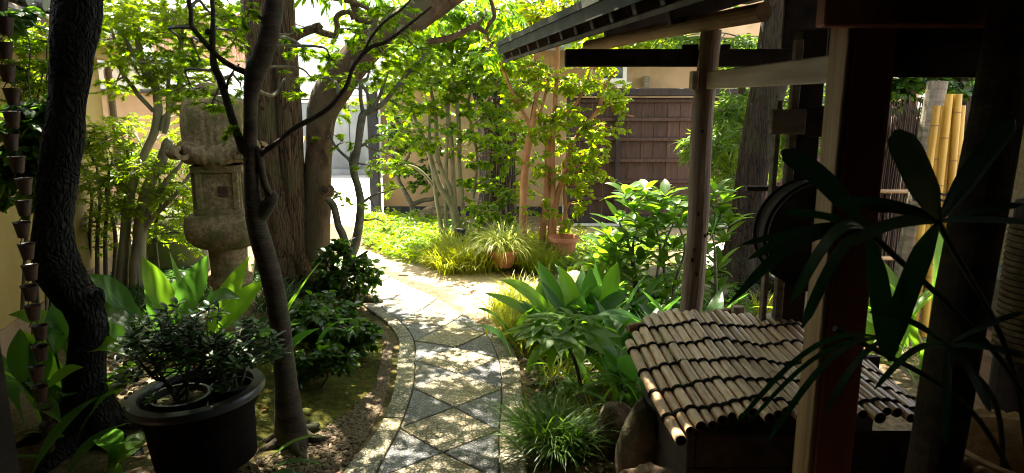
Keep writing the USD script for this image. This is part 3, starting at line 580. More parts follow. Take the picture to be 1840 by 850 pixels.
# ------------------------------------------------------------------ beyond the garden
c = thing('street_wall', 'grey concrete panel wall across the street, seen through the gate', 'wall', (-4, 16, 0))
for i in range(14):
    x = -14.0 + i * 1.45; obj('panel', box(x + .01, x + 1.44, 16.0, 16.16, 0, 1.66, .012), CONCRETE, c)
obj('coping', box(-14, 6.4, 15.95, 16.21, 1.66, 1.74, .015), WHITE_WALL, c)
obj('kerb', box(-14, 6.4, 15.7, 15.98, -.02, .12, .015), CONCRETE, c)
b = thing('white_building', 'overexposed white building with a small blue window beyond the street wall', 'building', (-4, 20, 0))
obj('wall', box(-7.4, 0.5, 20, 27, 0, 6.2), WHITE_WALL, b)
for z in (1.9, 2.75): obj('cornice', box(-7.5, .6, 19.9, 19.997, z, z + .1, .02), WHITE_WALL, b)
def window(parent, x0, x1, y, z0, z1, fm=WHITE_WALL, gm=DARK_GLASS):
    wd = obj('window', cat_meshes([box(x0 - .06, x0, y - .05, y + .05, z0 - .06, z1 + .06), box(x1, x1 + .06, y - .05, y + .05, z0 - .06, z1 + .06), box(x0, x1, y - .05, y + .05, z1, z1 + .06), box(x0, x1, y - .05, y + .05, z0 - .06, z0), box((x0 + x1) / 2 - .02, (x0 + x1) / 2 + .02, y - .04, y + .04, z0, z1)]), fm, parent)
    obj('pane', box(x0, x1, y - .012, y - .004, z0, z1), gm, wd)
BLUE_GLASS = grainy('pale_blue_window_glass', (.30, .42, .62), (.36, .48, .66), 3, rough=.15, bump=0, spec=.7)
window(b, -6.35, -5.75, 19.96, 3.15, 4.1, WHITE_WALL, BLUE_GLASS); window(b, -3.2, -2.2, 19.96, 3.3, 4.3, WHITE_WALL, BLUE_GLASS)
b = thing('rusty_shed', 'rust red and pale corrugated sheet building above the wall on the left', 'building', (-9, 21, 0))
for i in range(26):
    x = -10.9 + i * .12
    obj('sheet', box(x, x + .114, 21 + .02 * (i % 2), 21.05, 1.9, 4.3), RUST_WALL, b)
    obj('lower_sheet', box(x, x + .114, 20.97 + .02 * (i % 2), 21.02, 0, 1.9), WHITE_WALL, b)
obj('wall', box(-11.0, -7.7, 21.06, 25, 0, 4.28), WHITE_WALL, b)
b = thing('neighbour_house', 'blue grey neighbouring house and dark carport behind the left garden wall', 'house', (-8, 12, 0))
NBLUE = grainy('blue_grey_cladding', (.20, .27, .29), (.30, .38, .40), 4, (1, 1, 6), .7, .1)
obj('wall', box(-9.5, -6.2, 12.6, 17, 0, 1.75), NBLUE, b)
obj('upper_wall', box(-9.5, -6.6, 13.1, 17, 1.75, 2.5), WHITE_WALL, b)
obj('roof', beam((-9.7, 12.8, 2.42), (-6.2, 12.8, 2.38), 1.6, .10), GREY_METAL, b)
obj('carport_opening', box(-7.3, -6.5, 12.55, 12.594, 0.1, 1.55), DARK_METAL, b)
window(b, -8.9, -7.6, 12.57, .9, 1.55, WHITE_WALL)
b = thing('tan_house', 'tan rendered house wall with eave rising just above the brown fence', 'house', (2.5, 11, 0))
obj('wall', box(-.2, 6.5, 10.9, 16, 0, 2.45), PLASTER_TAN, b)
obj('eave', box(-.5, 6.8, 10.45, 16.2, 2.45, 2.55, .02), GREY_METAL, b)
obj('bracket', box(2.07, 2.15, 10.7, 10.895, 1.75, 2.05, .01), WOOD_GREYISH, b)
obj('pale_strip', box(.6, 1.9, 10.86, 10.896, 1.87, 1.97, .01), WHITE_WALL, b)
window(b, 1.35, 1.75, 10.87, 2.02, 2.3)
b = thing('far_house', 'pale grey house with a dark window glimpsed through leaves above the garden', 'house', (1, 17, 0))
obj('wall', box(.9, 6.5, 18, 24, 0, 5.6), PLASTER_TAN, b)
obj('roof', box(.6, 6.9, 17.6, 24.4, 5.6, 5.75, .03), GREY_METAL, b)
window(b, 1.2, 1.9, 17.97, 3.2, 4.3, WHITE_WALL); window(b, 3.2, 4.4, 17.97, 3.0, 4.2, WHITE_WALL)
y = thing('street_pole', 'leaning yellow painted pipe beyond the gate', 'pole', (-3.6, 12, 0))
obj('pipe', tube([(-4.02, 12, 0), (-3.72, 12, 1.06)], .035, 10), YELLOW_PAINT, y)
obj('foot', lathe([(0, 0), (.11, 0), (.11, .02), (.05, .05), (0, .05)], (-4.02, 12, -.008), 12), GREY_METAL, y)

# ------------------------------------------------------------------ tea house on the left
E1, E2 = at(40, 25, 4.3), at(240, 85, 6.62)
ez = (E1[2] + E2[2]) / 2
ed = (E2 - E1)[:2]; ed /= np.linalg.norm(ed); en = np.array([-ed[1], ed[0]])        # en points left, into the house
def ep(s, t, z): return np.array([*(E1[:2] + ed * s + en * t), z])
EL = float(np.linalg.norm((E2 - E1)[:2]))
h = thing('garden_house', 'yellow plastered garden house with tiled eave at the left edge', 'house', ep(0, 0, 0))
def quadbox(s0, s1, t0, t1, z0, z1): 
    return trimesh.Trimesh(*_arr(trimesh.convex.convex_hull(np.array([ep(s, t, z) for s in (s0, s1) for t in (t0, t1) for z in (z0, z1)]))), process=False)
WE = EL - .42
obj('wall', quadbox(-3.2, WE, .20, 3.0, .26, ez + .25), PLASTER_YEL, h)
obj('wall_base', quadbox(-3.2, WE + .012, .188, 3.0, -.1, .26), PLASTER_BASE, h)
obj('soffit', quadbox(-3.2, EL, .03, .188, ez - .03, ez - .005), PLASTER_YEL, h)
obj('wall_plate', quadbox(-3.2, EL - .05, .10, .187, ez - .15, ez - .032), PLASTER_YEL, h)
gut = [ep(s, -.02, ez) for s in np.linspace(-3.2, EL + .02, 30)]
obj('gutter', tube(gut, .045, 12), GUTTER, h)
obj('downpipe', tube(smooth_line([ep(EL - .12, -.02, ez - .03), ep(EL - .13, .06, ez - .14), ep(EL - .36, .13, ez - .22), ep(EL - .36, .14, ez - .5), ep(EL - .36, .14, .0)], 6), .035, 10), GUTTER, h)
rs = math.tan(math.radians(24))
obj('roof_deck', trimesh.Trimesh(*_arr(trimesh.convex.convex_hull(np.array([ep(s, t, ez + .05 + (t + .02) * rs + k) for s in (-3.2, EL + .05) for t in (-.02, 2.2) for k in (0, .03)]))), process=False), FENCE_DARK, h)
for i in range(int((EL + 1.2) / .24)):
    s0 = EL - .05 - i * .24
    for j in range(6):
        t0, t1 = -.05 + j * .26, -.05 + (j + 1) * .26 + .03
        za, zb = ez + .10 + j * .26 * rs + .018, ez + .10 + (j + 1) * .26 * rs
        obj('roof_tile', tube([ep(s0, t0, za), ep(s0, t1, zb)], .062, 10), TILE, h)
        n = 5; cs = np.linspace(-.12, .12, n)
        v = np.array([ep(s0 - .12 + c, t, z + .045 * ((c / .12) ** 2 - 1) * 1.0) for t, z in ((t0 + .01, za), (t1, zb)) for c in cs]); v2 = np.vstack([v, v - [0, 0, .014]])
        fq = []
        for k in range(n - 1):
            fq += [(k, k + 1, n + k + 1, n + k), (2 * n + k, 3 * n + k, 3 * n + k + 1, 2 * n + k + 1), (k, 2 * n + k, 2 * n + k + 1, k + 1)]
        obj('pan_tile', (v2, np.array([x for q_ in fq for x in ((q_[0], q_[1], q_[2]), (q_[0], q_[2], q_[3]))])), TILE, h)
    obj('eave_tile_disc', tube([ep(s0, -.075, ez + .112), ep(s0, -.045, ez + .118)], .068, 14), TILE, h)

# ================================================================== THE WELL SHELTER ON THE RIGHT
sh = thing('well_shelter', 'dark low timber shelter with mossy eave, log purlin and log post over the well', 'shelter', (1.2, 2.6, 0))
EA, EB = at(898, 96, 4.25), None
EA = np.array([-.07, 4.25, 1.905]); EB = np.array([.42, 1.95, 1.905]); edir = (EB - EA) / np.linalg.norm(EB - EA); ein = np.array([-edir[1], edir[0], 0.0])
if ein[0] < 0: ein = -ein
RP = math.tan(math.radians(17))
def rp(s, t, z=0): return EA + edir * s + ein * t + np.array([0, 0, t * RP + z])
RLn = 3.3
def slabq(s0, s1, t0, t1, z0, z1): return trimesh.Trimesh(*_arr(trimesh.convex.convex_hull(np.array([rp(s, t, z) for s in (s0, s1) for t in (t0, t1) for z in (z0, z1)]))), process=False)
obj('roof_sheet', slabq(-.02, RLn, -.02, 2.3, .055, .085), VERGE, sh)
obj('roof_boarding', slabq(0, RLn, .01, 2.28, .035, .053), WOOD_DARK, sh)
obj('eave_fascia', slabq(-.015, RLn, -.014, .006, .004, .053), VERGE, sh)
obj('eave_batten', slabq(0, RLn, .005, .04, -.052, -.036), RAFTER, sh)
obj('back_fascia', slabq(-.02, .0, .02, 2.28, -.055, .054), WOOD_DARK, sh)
k = 0
for s_ in np.arange(.06, RLn, .205):
    obj('rafter', beam(rp(s_, .008, 0.0), rp(s_, 2.2, 0.0), .036, .066, .004), RAFTER, sh)
P1 = np.array([.845, 3.0, 0]); 
pl0, pl1 = np.array([.455, 4.15, 1.945]), np.array([.945, 2.62, 1.945])
m = smooth_line([pl0, (pl0 + pl1) / 2 + [0, 0, .006], pl1], 10)
obj('log_purlin', tube(m, np.linspace(.036, .036, len(m)), 16, bump=.06, freq=9, stretch=1), LOG_GOLD, sh)
pp = smooth_line([(.835, 3.02, -.05), (.838, 3.02, .5), (.85, 3.01, 1.0), (.842, 3.0, 1.5), (.86, 3.0, 1.92)], 12)
obj('log_post', tube(pp, np.linspace(.056, .044, len(pp)), 18, bump=.14, freq=11, seed=4), WOOD_LOG, sh)
prng = np.random.default_rng(8)
for i in range(7):
    z = prng.uniform(.75, 1.6); a = math.radians(prng.uniform(215, 325)); r = .05 - .005 * z
    c = np.array([np.interp(z, pp[:, 2], pp[:, 0]) + r * math.cos(a), np.interp(z, pp[:, 2], pp[:, 1]) + r * math.sin(a), z])
    kn = trimesh.creation.icosphere(1, .008); kn.apply_scale([1, 1, 1.4]); kn.apply_translation(c); obj('knot', kn, BAMBOO_END, sh)
obj('tie_beam', beam((.235, 3.07, 1.807), (2.3, 3.07, 1.807), .045, .075, .005), WOOD_DARK, sh)
for x in (.79, .93): obj('wedge', beam((x - .035, 3.07, 1.855), (x + .035, 3.06, 1.855), .03, .02, .003), WOOD_DARK, sh)
obj('pale_board', beam((.842, 2.93, 1.705), (.842, 1.62, 1.692), .022, .072, .004), WOOD_PALE, sh)
obj('white_bracket', box(.775, .80, 2.94, 3.0, 1.665, 1.745, .003), WOOD_PALE, sh)
# near square post, its left side tan and its front dark red
def turned(m, c, a):
    m = m.copy(); T = trimesh.transformations.rotation_matrix(a, [0, 0, 1], [c[0], c[1], 0]); m.apply_transform(T); return m
c2 = np.array([.850, 1.665]); a2 = math.radians(-1)
post2 = turned(box(c2[0] - .05, c2[0] + .05, c2[1] - .05, c2[1] + .05, -.05, 2.05, .006), c2, a2)
obj('square_post', post2, WOOD_RED, sh, label='dark reddish square post at the near corner of the shelter')
obj('tan_facing_board', turned(box(c2[0] - .066, c2[0] - .052, c2[1] - .047, c2[1] + .047, -.05, 2.05, .003), c2, a2), WOOD_TAN, sh)
p4 = smooth_line([(.94, 1.42, -.05), (.985, 1.43, .76), (1.022, 1.46, 1.2), (1.058, 1.48, 1.62), (1.09, 1.5, 2.05)], 12)
obj('dark_log_post', tube(p4, np.linspace(.058, .050, len(p4)), 18, bump=.10, freq=9, seed=9), BARK_GREY, sh, label='dark weathered log post at the right')
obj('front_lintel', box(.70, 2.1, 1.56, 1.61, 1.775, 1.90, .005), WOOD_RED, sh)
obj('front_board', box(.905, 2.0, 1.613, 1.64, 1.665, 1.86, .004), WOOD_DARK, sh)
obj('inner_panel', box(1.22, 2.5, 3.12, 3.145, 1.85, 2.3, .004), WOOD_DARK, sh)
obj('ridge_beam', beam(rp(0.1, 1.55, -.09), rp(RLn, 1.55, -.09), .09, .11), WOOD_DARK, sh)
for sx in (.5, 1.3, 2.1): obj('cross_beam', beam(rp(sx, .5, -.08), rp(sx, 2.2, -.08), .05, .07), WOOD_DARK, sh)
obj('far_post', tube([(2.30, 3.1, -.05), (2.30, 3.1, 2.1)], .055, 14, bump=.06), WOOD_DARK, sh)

# ------------------------------------------------------------------ frame with board and the tub hanging behind the near post
fr = thing('pulley_stand', 'small dark timber stand with weathered board behind the square post', 'frame', (1.15, 2.75, 0))
obj('upright', box(1.085, 1.105, 2.78, 2.82, .3, 1.62, .003), WOOD_GREYISH, fr); obj('upright', box(1.135, 1.165, 2.76, 2.80, .3, 1.86, .003), WOOD_GREYISH, fr)
obj('thick_upright', box(1.17, 1.27, 2.78, 2.88, .0, 1.9, .005), WOOD_DARK, fr)
obj('weathered_board', box(1.045, 1.185, 2.725, 2.757, 1.485, 1.585, .005), WOOD_GREYISH, fr)
obj('dark_board', box(1.187, 1.42, 2.735, 2.765, 1.475, 1.60, .005), WOOD_DARK, fr)
obj('cross_rail', box(1.0, 1.45, 2.83, 2.86, 1.24, 1.262, .003), WOOD_GREYISH, fr)
tb = thing('well_tub', 'dark round wooden tub hung on its side behind the square post', 'tub', (1.2, 2.55, 1.1))
prof = [(0, 0), (.20, 0), (.205, .01), (.215, .2), (.20, .2), (.185, .02), (0, .02)]
v, f = lathe([(r, z) for r, z in prof], (0, 0, 0), 40); R = trimesh.transformations.rotation_matrix(math.radians(90), [1, 0, 0])[:3, :3]
obj('staves', (v @ R.T + [1.20, 2.72, 1.10], f), WOOD_DARK, tb)
for yy in (2.55, 2.66):
    a = np.linspace(0, 2 * np.pi, 41); obj('hoop', tube(np.stack([1.20 + .217 * np.cos(a), np.full(41, yy), 1.10 + .217 * np.sin(a)], -1), .007, 6, caps=False), CORD, tb)

# ------------------------------------------------------------------ the well and its bamboo cover
wl = thing('well_curb', 'dark timber well box under the bamboo cover', 'well', (.95, 2.4, 0))
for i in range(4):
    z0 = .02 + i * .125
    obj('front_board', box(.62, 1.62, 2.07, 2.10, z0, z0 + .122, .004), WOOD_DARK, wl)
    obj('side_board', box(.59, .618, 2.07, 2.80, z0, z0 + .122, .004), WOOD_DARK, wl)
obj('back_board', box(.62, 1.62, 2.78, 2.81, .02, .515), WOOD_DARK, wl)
rl = thing('well_rail', 'pale log rail on short posts behind the bamboo well cover', 'rail', (.8, 3.15, 0))
ra, rb = at(1128, 590, 3.02), at(1335, 556, 3.22)
obj('log', tube(np.linspace(ra, rb, 9), .021, 12, bump=.08, freq=14, stretch=1), LOG_GOLD, rl)
ca, cb = at(1172, 602, 2.93), at(1325, 560, 3.16)
obj('short_post', box(ca[0] - .02, ca[0] + .02, ca[1] - .02, ca[1] + .02, 0, ca[2] + .02, .004), WOOD_LOG, rl)
obj('short_post', box(cb[0] - .028, cb[0] + .028, cb[1] - .028, cb[1] + .02, 0, cb[2] + .03, .004), WOOD_LOG, rl)
bc = thing('bamboo_well_cover', 'mat of dry bamboo poles tied with black cord covering the well', 'well cover', (.9, 2.35, .6))
brng = np.random.default_rng(21)
NP = 27
x = .515
ROWS = [.10, .285, .47, .655, .84]
for i in range(NP):
    r = brng.uniform(.0140, .0205)
    x += r
    u = i / (NP - 1)
    zz = .655 - .06 * max(0, (4.2 - i) / 4.2) ** 1.6 - .008 * math.sin(i * .55) - .06 * max(0, (i - 19) / 6) ** 1.5 + brng.uniform(-.004, .004)
    ya, yb = 2.015 + (.012 * math.sin(i * 1.3)) + brng.uniform(-.02, .02), 2.87 + brng.uniform(-.03, .03)
    if i < 4: yb -= .05 * (4 - i)
    if i < 3: ya -= .02 * (3 - i)
    if i > 20: yb -= .045 * (i - 20)
    slope = .045
    skew = .05
    za, zb = zz - slope, zz + .035 - .02 * u
    nodes = sorted(brng.uniform(.08, .95, 4)); ys = [0, .004]; rr = [r * .96, r]
    for nd in nodes:
        ys += [nd - .012, nd - .005, nd, nd + .005, nd + .012]; rr += [r, r * 1.05, r * 1.0, r * 1.07, r]
    ys += [.996, 1.0]; rr += [r, r * .96]
    o_ = np.argsort(ys); ys, rr = np.array(ys)[o_], np.array(rr)[o_]
    keep = np.concatenate([[True], np.diff(ys) > 1e-4]); ys, rr = ys[keep], rr[keep]
    xa, xb = x + skew * .5 - .02, x - skew * .5 - .02
    sagm = lambda t: -.012 * math.sin(math.pi * t)
    line = np.array([[xa + (xb - xa) * t, ya + (yb - ya) * t, za + (zb - za) * t + sagm(t)] for t in ys])
    pole = obj('bamboo_pole', tube(line, rr, 14, caps=False), BAMBOO, bc, smooth=60)
    for e_, sgn in ((0, -1), (-1, 1)):
        a = np.linspace(0, 2 * np.pi, 14, endpoint=False); c_ = line[e_]
        ring = lambda rad, dy: np.stack([c_[0] + rad * np.cos(a), np.full(14, c_[1] + dy), c_[2] + rad * np.sin(a)], -1)
        vv = np.vstack([ring(r * .96, 0), ring(r * .72, 0), ring(r * .70, -sgn * .03), [[c_[0], c_[1] - sgn * .03, c_[2]]]]); ff = []
        for j in range(14):
            k2 = (j + 1) % 14
            for b_ in (0, 14): ff += [(b_ + j, b_ + k2, b_ + 14 + k2), (b_ + j, b_ + 14 + k2, b_ + 14 + j)]
            ff.append((28 + j, 28 + k2, 42))
        obj('hollow_end', (vv, np.array(ff)), BAMBOO_END, pole)
    for q_ in ROWS:
        yy = 2.0 + q_ * .87 + .010 * math.sin(i * .9 + q_ * 9) + brng.normal(0, .004)
        t_ = (yy - ya) / (yb - ya)
        if not .02 < t_ < .985: continue
        c_ = np.array([xa + (xb - xa) * t_, yy, za + (zb - za) * t_ + sagm(t_)])
        a = np.linspace(-.35, np.pi + .35, 9)
        for dy in (-.0035, .0035):
            ln = np.stack([c_[0] + (r + .003) * np.cos(a), c_[1] + dy + .002 * np.sin(3 * a), c_[2] + (r + .003) * np.sin(a)], -1)
            obj('cord_tie', tube(ln, .0042, 5), CORD, bc)
    x += r + .0012

# ------------------------------------------------------------------ rocks by the well
RK = [((.54, 2.60, .16), (.11, .12, .27), 31, 'tall leaning brown rock at the left corner of the well'), ((.51, 2.20, .10), (.17, .15, .26), 32, 'large rough brown rock below the near bamboo ends'),
      ((.49, 2.93, .08), (.14, .12, .15), 33, 'flat dark rock beside the grass tuft'), ((.5, 3.35, .04), (.16, .14, .09), 34, 'low rock behind the dark flat rock'), ((.33, 2.55, -.01), (.22, .14, .06), 35, 'low flat rock in front of the grass tuft'),
      ((.72, 2.9, .08), (.10, .1, .17), 36, 'narrow dark rock beside the well rail')]
for c_, r_, sd, lb in RK: obj('rock', rock(c_, r_, sd), ROCK, smooth=40, label=lb, cat='rock')
obj('rock', rock(at(1030, 508, 5.05) + [0, 0, -.06], (.13, .13, .15), 41), ROCK_PALE, smooth=40, label='rounded pale stone among the broad leaves right of the path', cat='rock')
obj('rock', rock((-.23, 7.25, .12), (.30, .2, .20), 42), ROCK_PALE, smooth=40, label='grey rock behind the grass in the terracotta pot', cat='rock')
obj('rock', rock((-1.05, 8.9, .1), (.26, .2, .17), 43), ROCK, smooth=40, label='brown rock at the foot of the tan wall', cat='rock')
obj('rock', rock((1.55, 5.4, .06), (.3, .2, .14), 44), ROCK_PALE, smooth=40, label='pinkish pale rock behind the pointed leaf shrub', cat='rock')
obj('rock', rock((1.25, 5.9, .05), (.22, .2, .12), 45), ROCK_PALE, smooth=40, label='small pale rock left of the log post', cat='rock')
obj('rock', rock((-2.62, 5.3, .04), (.26, .2, .09), 46), ROCK_PALE, smooth=40, label='pale flat stone left of the stone lantern', cat='rock')
obj('rock', rock((-2.05, 3.95, .03), (.12, .1, .07), 47), ROCK_PALE, smooth=40, label='pale stone at the foot of the lantern', cat='rock')
obj('rock', rock((.28, 3.62, .02), (.09, .07, .05), 48), ROCK, smooth=40, label='small dark stone at the path edge under the lobed leaves', cat='rock')
# mossy standing stone
v, f = lathe([(0, .62), (.16, .61), (.26, .57), (.30, .50), (.31, .3), (.33, .1), (.33, -.1)], (0, 0, 0), 26)
v = v * (1 + .10 * (fbm(v * 5, 3, 3) - .5)[:, None] * [1, 1, .6]); obj('standing_stone', (v + [-3.32, 6.35, 0], f), grainy('mossy_stone', (.035, .035, .02), (.12, .115, .06), 10, c3=(.06, .075, .02), patch=3, bump=.6), smooth=50, label='dark mossy round standing stone behind the lantern', cat='stone')

# ------------------------------------------------------------------ right hand house, bamboo bundle, brushwood fence
hs = thing('right_house', 'speckled plaster house corner with brown planks at the right edge', 'house', (2.0, 2.7, 0))
obj('plaster_wall', box(1.93, 2.6, .9, 2.72, .98, 2.6), PLASTER_GREY, hs)
obj('moulding', box(1.915, 2.6, .9, 2.735, .925, .978, .006), GREY_METAL, hs)
obj('grey_panel', box(1.94, 2.6, .9, 2.715, .72, .923), WOOD_GREYISH, hs)
for i in range(4): obj('wall_plank', box(1.925 - .004 * (i % 2), 2.0, .9, 2.71, .26 + i * .114, .26 + i * .114 + .110, .004), PLANK_WARM, hs)
obj('dark_sill', box(1.92, 2.6, .9, 2.715, .20, .257), DARK_METAL, hs)
obj('white_base', box(1.94, 2.6, .9, 2.712, .04, .198), WHITE_WALL, hs)
obj('base_pipe', tube([(1.88, .9, .03), (1.88, 2.78, .03)], .024, 10), WHITE_WALL, hs)
obj('corner_post', box(1.84, 1.91, 2.05, 2.12, 0, 2.5, .005), WOOD_DARK, hs)
bb = thing('bamboo_bundle', 'bundle of yellow bamboo poles standing against a log post', 'bamboo poles', (2.95, 4.5, 0))
for i, (px, py) in enumerate([(1683, 190), (1697, 190), (1706, 169), (1713, 190), (1722, 169), (1728, 190)]):
    Y = 4.5 + .03 * (i % 2); tp = at(px, py, Y); bt = np.array([2.80 + .055 * i, Y, 0]); r = .024
    tt = np.linspace(0, 1, 33); ln = bt + (tp - bt) * tt[:, None]; rr = np.where(np.arange(33) % 8 == 4, r * 1.06, r)
    pl = obj('pole', tube(ln, rr, 14), BAMBOO_YEL, bb, smooth=60)
    for zz in np.arange(.16 + .05 * i, .97, .19):
        c_ = bt + (tp - bt) * zz; a = np.linspace(0, 2 * np.pi, 17); obj('node_ring', tube(np.stack([c_[0] + (r + .001) * np.cos(a), c_[1] + (r + .001) * np.sin(a), np.full(17, c_[2])], -1), .003, 5, caps=False), LOG_GOLD, pl)
for z in (1.02, .98):
    a = np.linspace(0, 2 * np.pi, 41); cxx = 2.80 + .1375 + (at(1706, 190, 4.5)[0] - 2.9375) * z / 1.65
    obj('cord', tube(np.stack([cxx + .175 * np.cos(a), 4.515 + .052 * np.sin(a), np.full(41, z) + .012 * np.sin(9 * a)], -1), .008, 5, caps=False), CORD, bb)
lp = thing('fence_log', 'pale cut log post standing behind the yellow bamboo poles', 'post', (3.1, 4.85, 0))
tp = at(1685, 146, 4.85)
obj('log', tube([(tp[0] - .10, 4.85, -.05), (tp[0] - .04, 4.85, 1.0), tp], [.075, .07, .066], 16, bump=.05, freq=8), WOOD_GREYISH, lp)
bf = thing('brushwood_fence', 'brown brushwood twig fence between dark post and bamboo poles', 'fence', (3.0, 5.2, 0))
trng = np.random.default_rng(14); ms = []
for i in range(620):
    x0 = trng.uniform(2.55, 4.3); Y = 5.2 + trng.uniform(-.04, .05); z1 = trng.uniform(1.42, 1.68); dx = trng.normal(0, .03)
    ms.append(tube([(x0, Y, 0), (x0 + dx * .5 + trng.normal(0, .006), Y, z1 * .5), (x0 + dx, Y + trng.normal(0, .02), z1)], [.007, .006, .003], 4, caps=False))
obj('twigs', cat_meshes(ms), TWIGS, bf, kind='stuff')
for z in (.42, .95): obj('rail', tube([(2.5, 5.13, z), (4.35, 5.13, z)], .018, 8), BAMBOO, bf)

# ------------------------------------------------------------------ porch that the view is taken from
pc = thing('porch', 'dark porch post and roof framing the near left edge', 'porch', (0, 0, 0))
obj('post', box(-1.0, -.866, .94, 1.08, -.05, 2.62, .006), WOOD_DARK, pc)
obj('roof', box(-3.6, 1.6, -2.4, 2.62, 2.62, 2.72), WOOD_DARK, pc)
obj('gutter', tube([(-3.6, 2.70, 2.60), (1.6, 2.70, 2.60)], .05, 12), GUTTER, pc)
obj('back_wall', box(-3.6, 3.2, -2.5, -2.4, -.05, 2.62), WOOD_DARK, pc)
obj('right_wall', box(1.60, 1.72, -2.4, 1.1, -.05, 2.62), WOOD_DARK, pc)
obj('left_wall', box(-3.7, -3.6, -2.4, .9, -.05, 2.62), WOOD_DARK, pc)
obj('floor', box(-3.6, 1.6, -2.4, .9, -.04, .012), WOOD_DARK, pc)

# ------------------------------------------------------------------ stone lantern
LC = np.array([-2.03, 4.67, 0.0])
ln = thing('stone_lantern', 'mossy old stone lantern with scrolled cap beside the tree trunks', 'stone lantern', LC)
def superlathe(profile, p=5.0, sides=56, rot=0.0, lobes=0, amp=0.0):
    a = np.linspace(0, 2 * np.pi, sides, endpoint=False); rad = 1 / (np.abs(np.cos(a)) ** p + np.abs(np.sin(a)) ** p) ** (1 / p)
    out = []
    for row in profile:
        r, z = row[:2]; pw = row[2] if len(row) > 2 else 1.0; sag = row[3] if len(row) > 3 else 0.0
        rr = r * (1 + (rad - 1) * pw) * (1 + amp * np.abs(np.sin(a * lobes / 2)) if lobes else 1)
        corner = (rad - 1) / (rad.max() - 1)
        out.append(np.stack([rr * np.cos(a + rot), rr * np.sin(a + rot), z + sag * corner], -1))
    v = np.array(out).reshape(-1, 3); n = len(profile)
    i = np.arange(n - 1)[:, None] * sides; j = np.arange(sides)[None]; k = (j + 1) % sides
    f = np.stack([i + j, i + k, i + sides + k, i + sides + j], -1).reshape(-1, 4); f = np.vstack([f[:, [0, 1, 2]], f[:, [0, 2, 3]]])
    return v, f
def weather(vf, seed, amp=.012, fr=7.0):
    v, f = vf; n = fbm(v * fr + seed, 4, seed) - .5; c = v.copy(); c[:, 2] = 0; c /= np.maximum(np.linalg.norm(c, axis=1, keepdims=True), 1e-6)
    return v + c * (n * amp * 2)[:, None] + np.c_[np.zeros((len(v), 2)), (fbm(v * fr + 9 + seed, 3, seed) - .5) * amp], f
def lpart(name, vf, seed, amp=.01, **kw): v, f = weather(vf, seed, amp); return obj(name, (v + LC, f), LANTERN, ln, smooth=45, **kw)
ROT = math.radians(10)
lpart('base', superlathe([(0, -.05, .3), (.31, -.05, .3), (.31, .05, .3), (.27, .09, .3), (.20, .11, .2), (.19, .13, 0), (0, .13, 0)]), 1, .02)
lpart('stem', superlathe([(.15, .11, 0), (.165, .13, 0), (.165, .17, 0), (.13, .19, 0), (.122, .28, 0), (.125, .33, 0), (.15, .345, 0), (.155, .375, 0), (.15, .40, 0), (.125, .415, 0), (.128, .5, 0), (.132, .60, 0), (.15, .62, 0), (0, .62, 0)]), 2, .008)
lpart('platform', superlathe([(0, .61, 0), (.15, .612, .2), (.20, .64, .5), (.24, .70, .7), (.248, .76, .8), (.24, .80, .9), (.235, .845, .9), (.205, .865, 1), (0, .868, 1)], 6, rot=ROT, lobes=16, amp=.022), 3, .012)
# fire box: four corner piers, sunk panels with a window each
fb = obj('fire_box', (lambda vf: (vf[0] + LC, vf[1]))(weather(superlathe([(.150, .862), (.172, .865), (.172, .90), (.158, .905), (.157, 1.15), (.172, 1.155), (.172, 1.20), (.150, 1.203)], 14, rot=ROT), 4, .005)), LANTERN, ln, smooth=40)
for k_ in range(4):
    a = ROT + k_ * math.pi / 2; R_ = trimesh.transformations.rotation_matrix(a, [0, 0, 1])
    for ya_ in (-.137, .100):
        m = _arr(box(.153, .169, ya_, ya_ + .04, .905, 1.155, .004)); obj('frame_moulding', (trimesh.transform_points(m[0], R_) + LC, m[1]), LANTERN, fb)
    if k_ == 3:
        m = _arr(box(.157, .166, .01, .07, .99, 1.06, .003)); obj('window', (trimesh.transform_points(m[0], R_) + LC, m[1]), BAMBOO_END, fb)
capv = superlathe([(.13, 1.195, .6, .02), (.205, 1.20, .9, .03), (.238, 1.225, 1, .06), (.242, 1.27, 1, .075), (.226, 1.31, .95, .06), (.208, 1.345, .9, .025), (.212, 1.42, .8), (.214, 1.50, .74), (.209, 1.57, .7), (.192, 1.622, .64), (.155, 1.652, .55), (.08, 1.664, .4), (0, 1.665, .3)], 4, 112, rot=ROT, lobes=30, amp=.045)
lpart('cap', capv, 5, .006)
for k_ in range(4):                                           # scrolls at the corners
    a = ROT + math.pi / 4 + k_ * math.pi / 2; dr = np.array([math.cos(a), math.sin(a), 0]); sd = np.array([-math.sin(a), math.cos(a), 0])
    th = np.linspace(-2.1, 3.2, 26); rad = np.linspace(.056, .022, 26)
    ctr = LC + dr * .305 + np.array([0, 0, 1.305])
    pts = ctr + dr * (rad * np.sin(th))[:, None] - np.array([0, 0, 1.0]) * (rad * np.cos(th))[:, None]
    n_ = len(pts); wv = np.linspace(.075, .05, n_); tk = .015
    nrm = np.gradient(pts, axis=0); nrm /= np.linalg.norm(nrm, axis=1, keepdims=True); nn = np.cross(nrm, sd)
    v = np.stack([pts - sd * wv[:, None] + nn * tk, pts + sd * wv[:, None] + nn * tk, pts + sd * wv[:, None] - nn * tk, pts - sd * wv[:, None] - nn * tk], 1).reshape(-1, 3); ff = []
    for i in range(n_ - 1):
        for j in range(4): a0, b0 = 4 * i + j, 4 * i + (j + 1) % 4; ff += [(a0, b0, b0 + 4), (a0, b0 + 4, a0 + 4)]
    ff += [(0, 1, 2), (0, 2, 3), (4 * n_ - 4, 4 * n_ - 2, 4 * n_ - 3), (4 * n_ - 4, 4 * n_ - 1, 4 * n_ - 2)]
    obj('scroll', (v, np.array(ff)), LANTERN, ln, smooth=35)
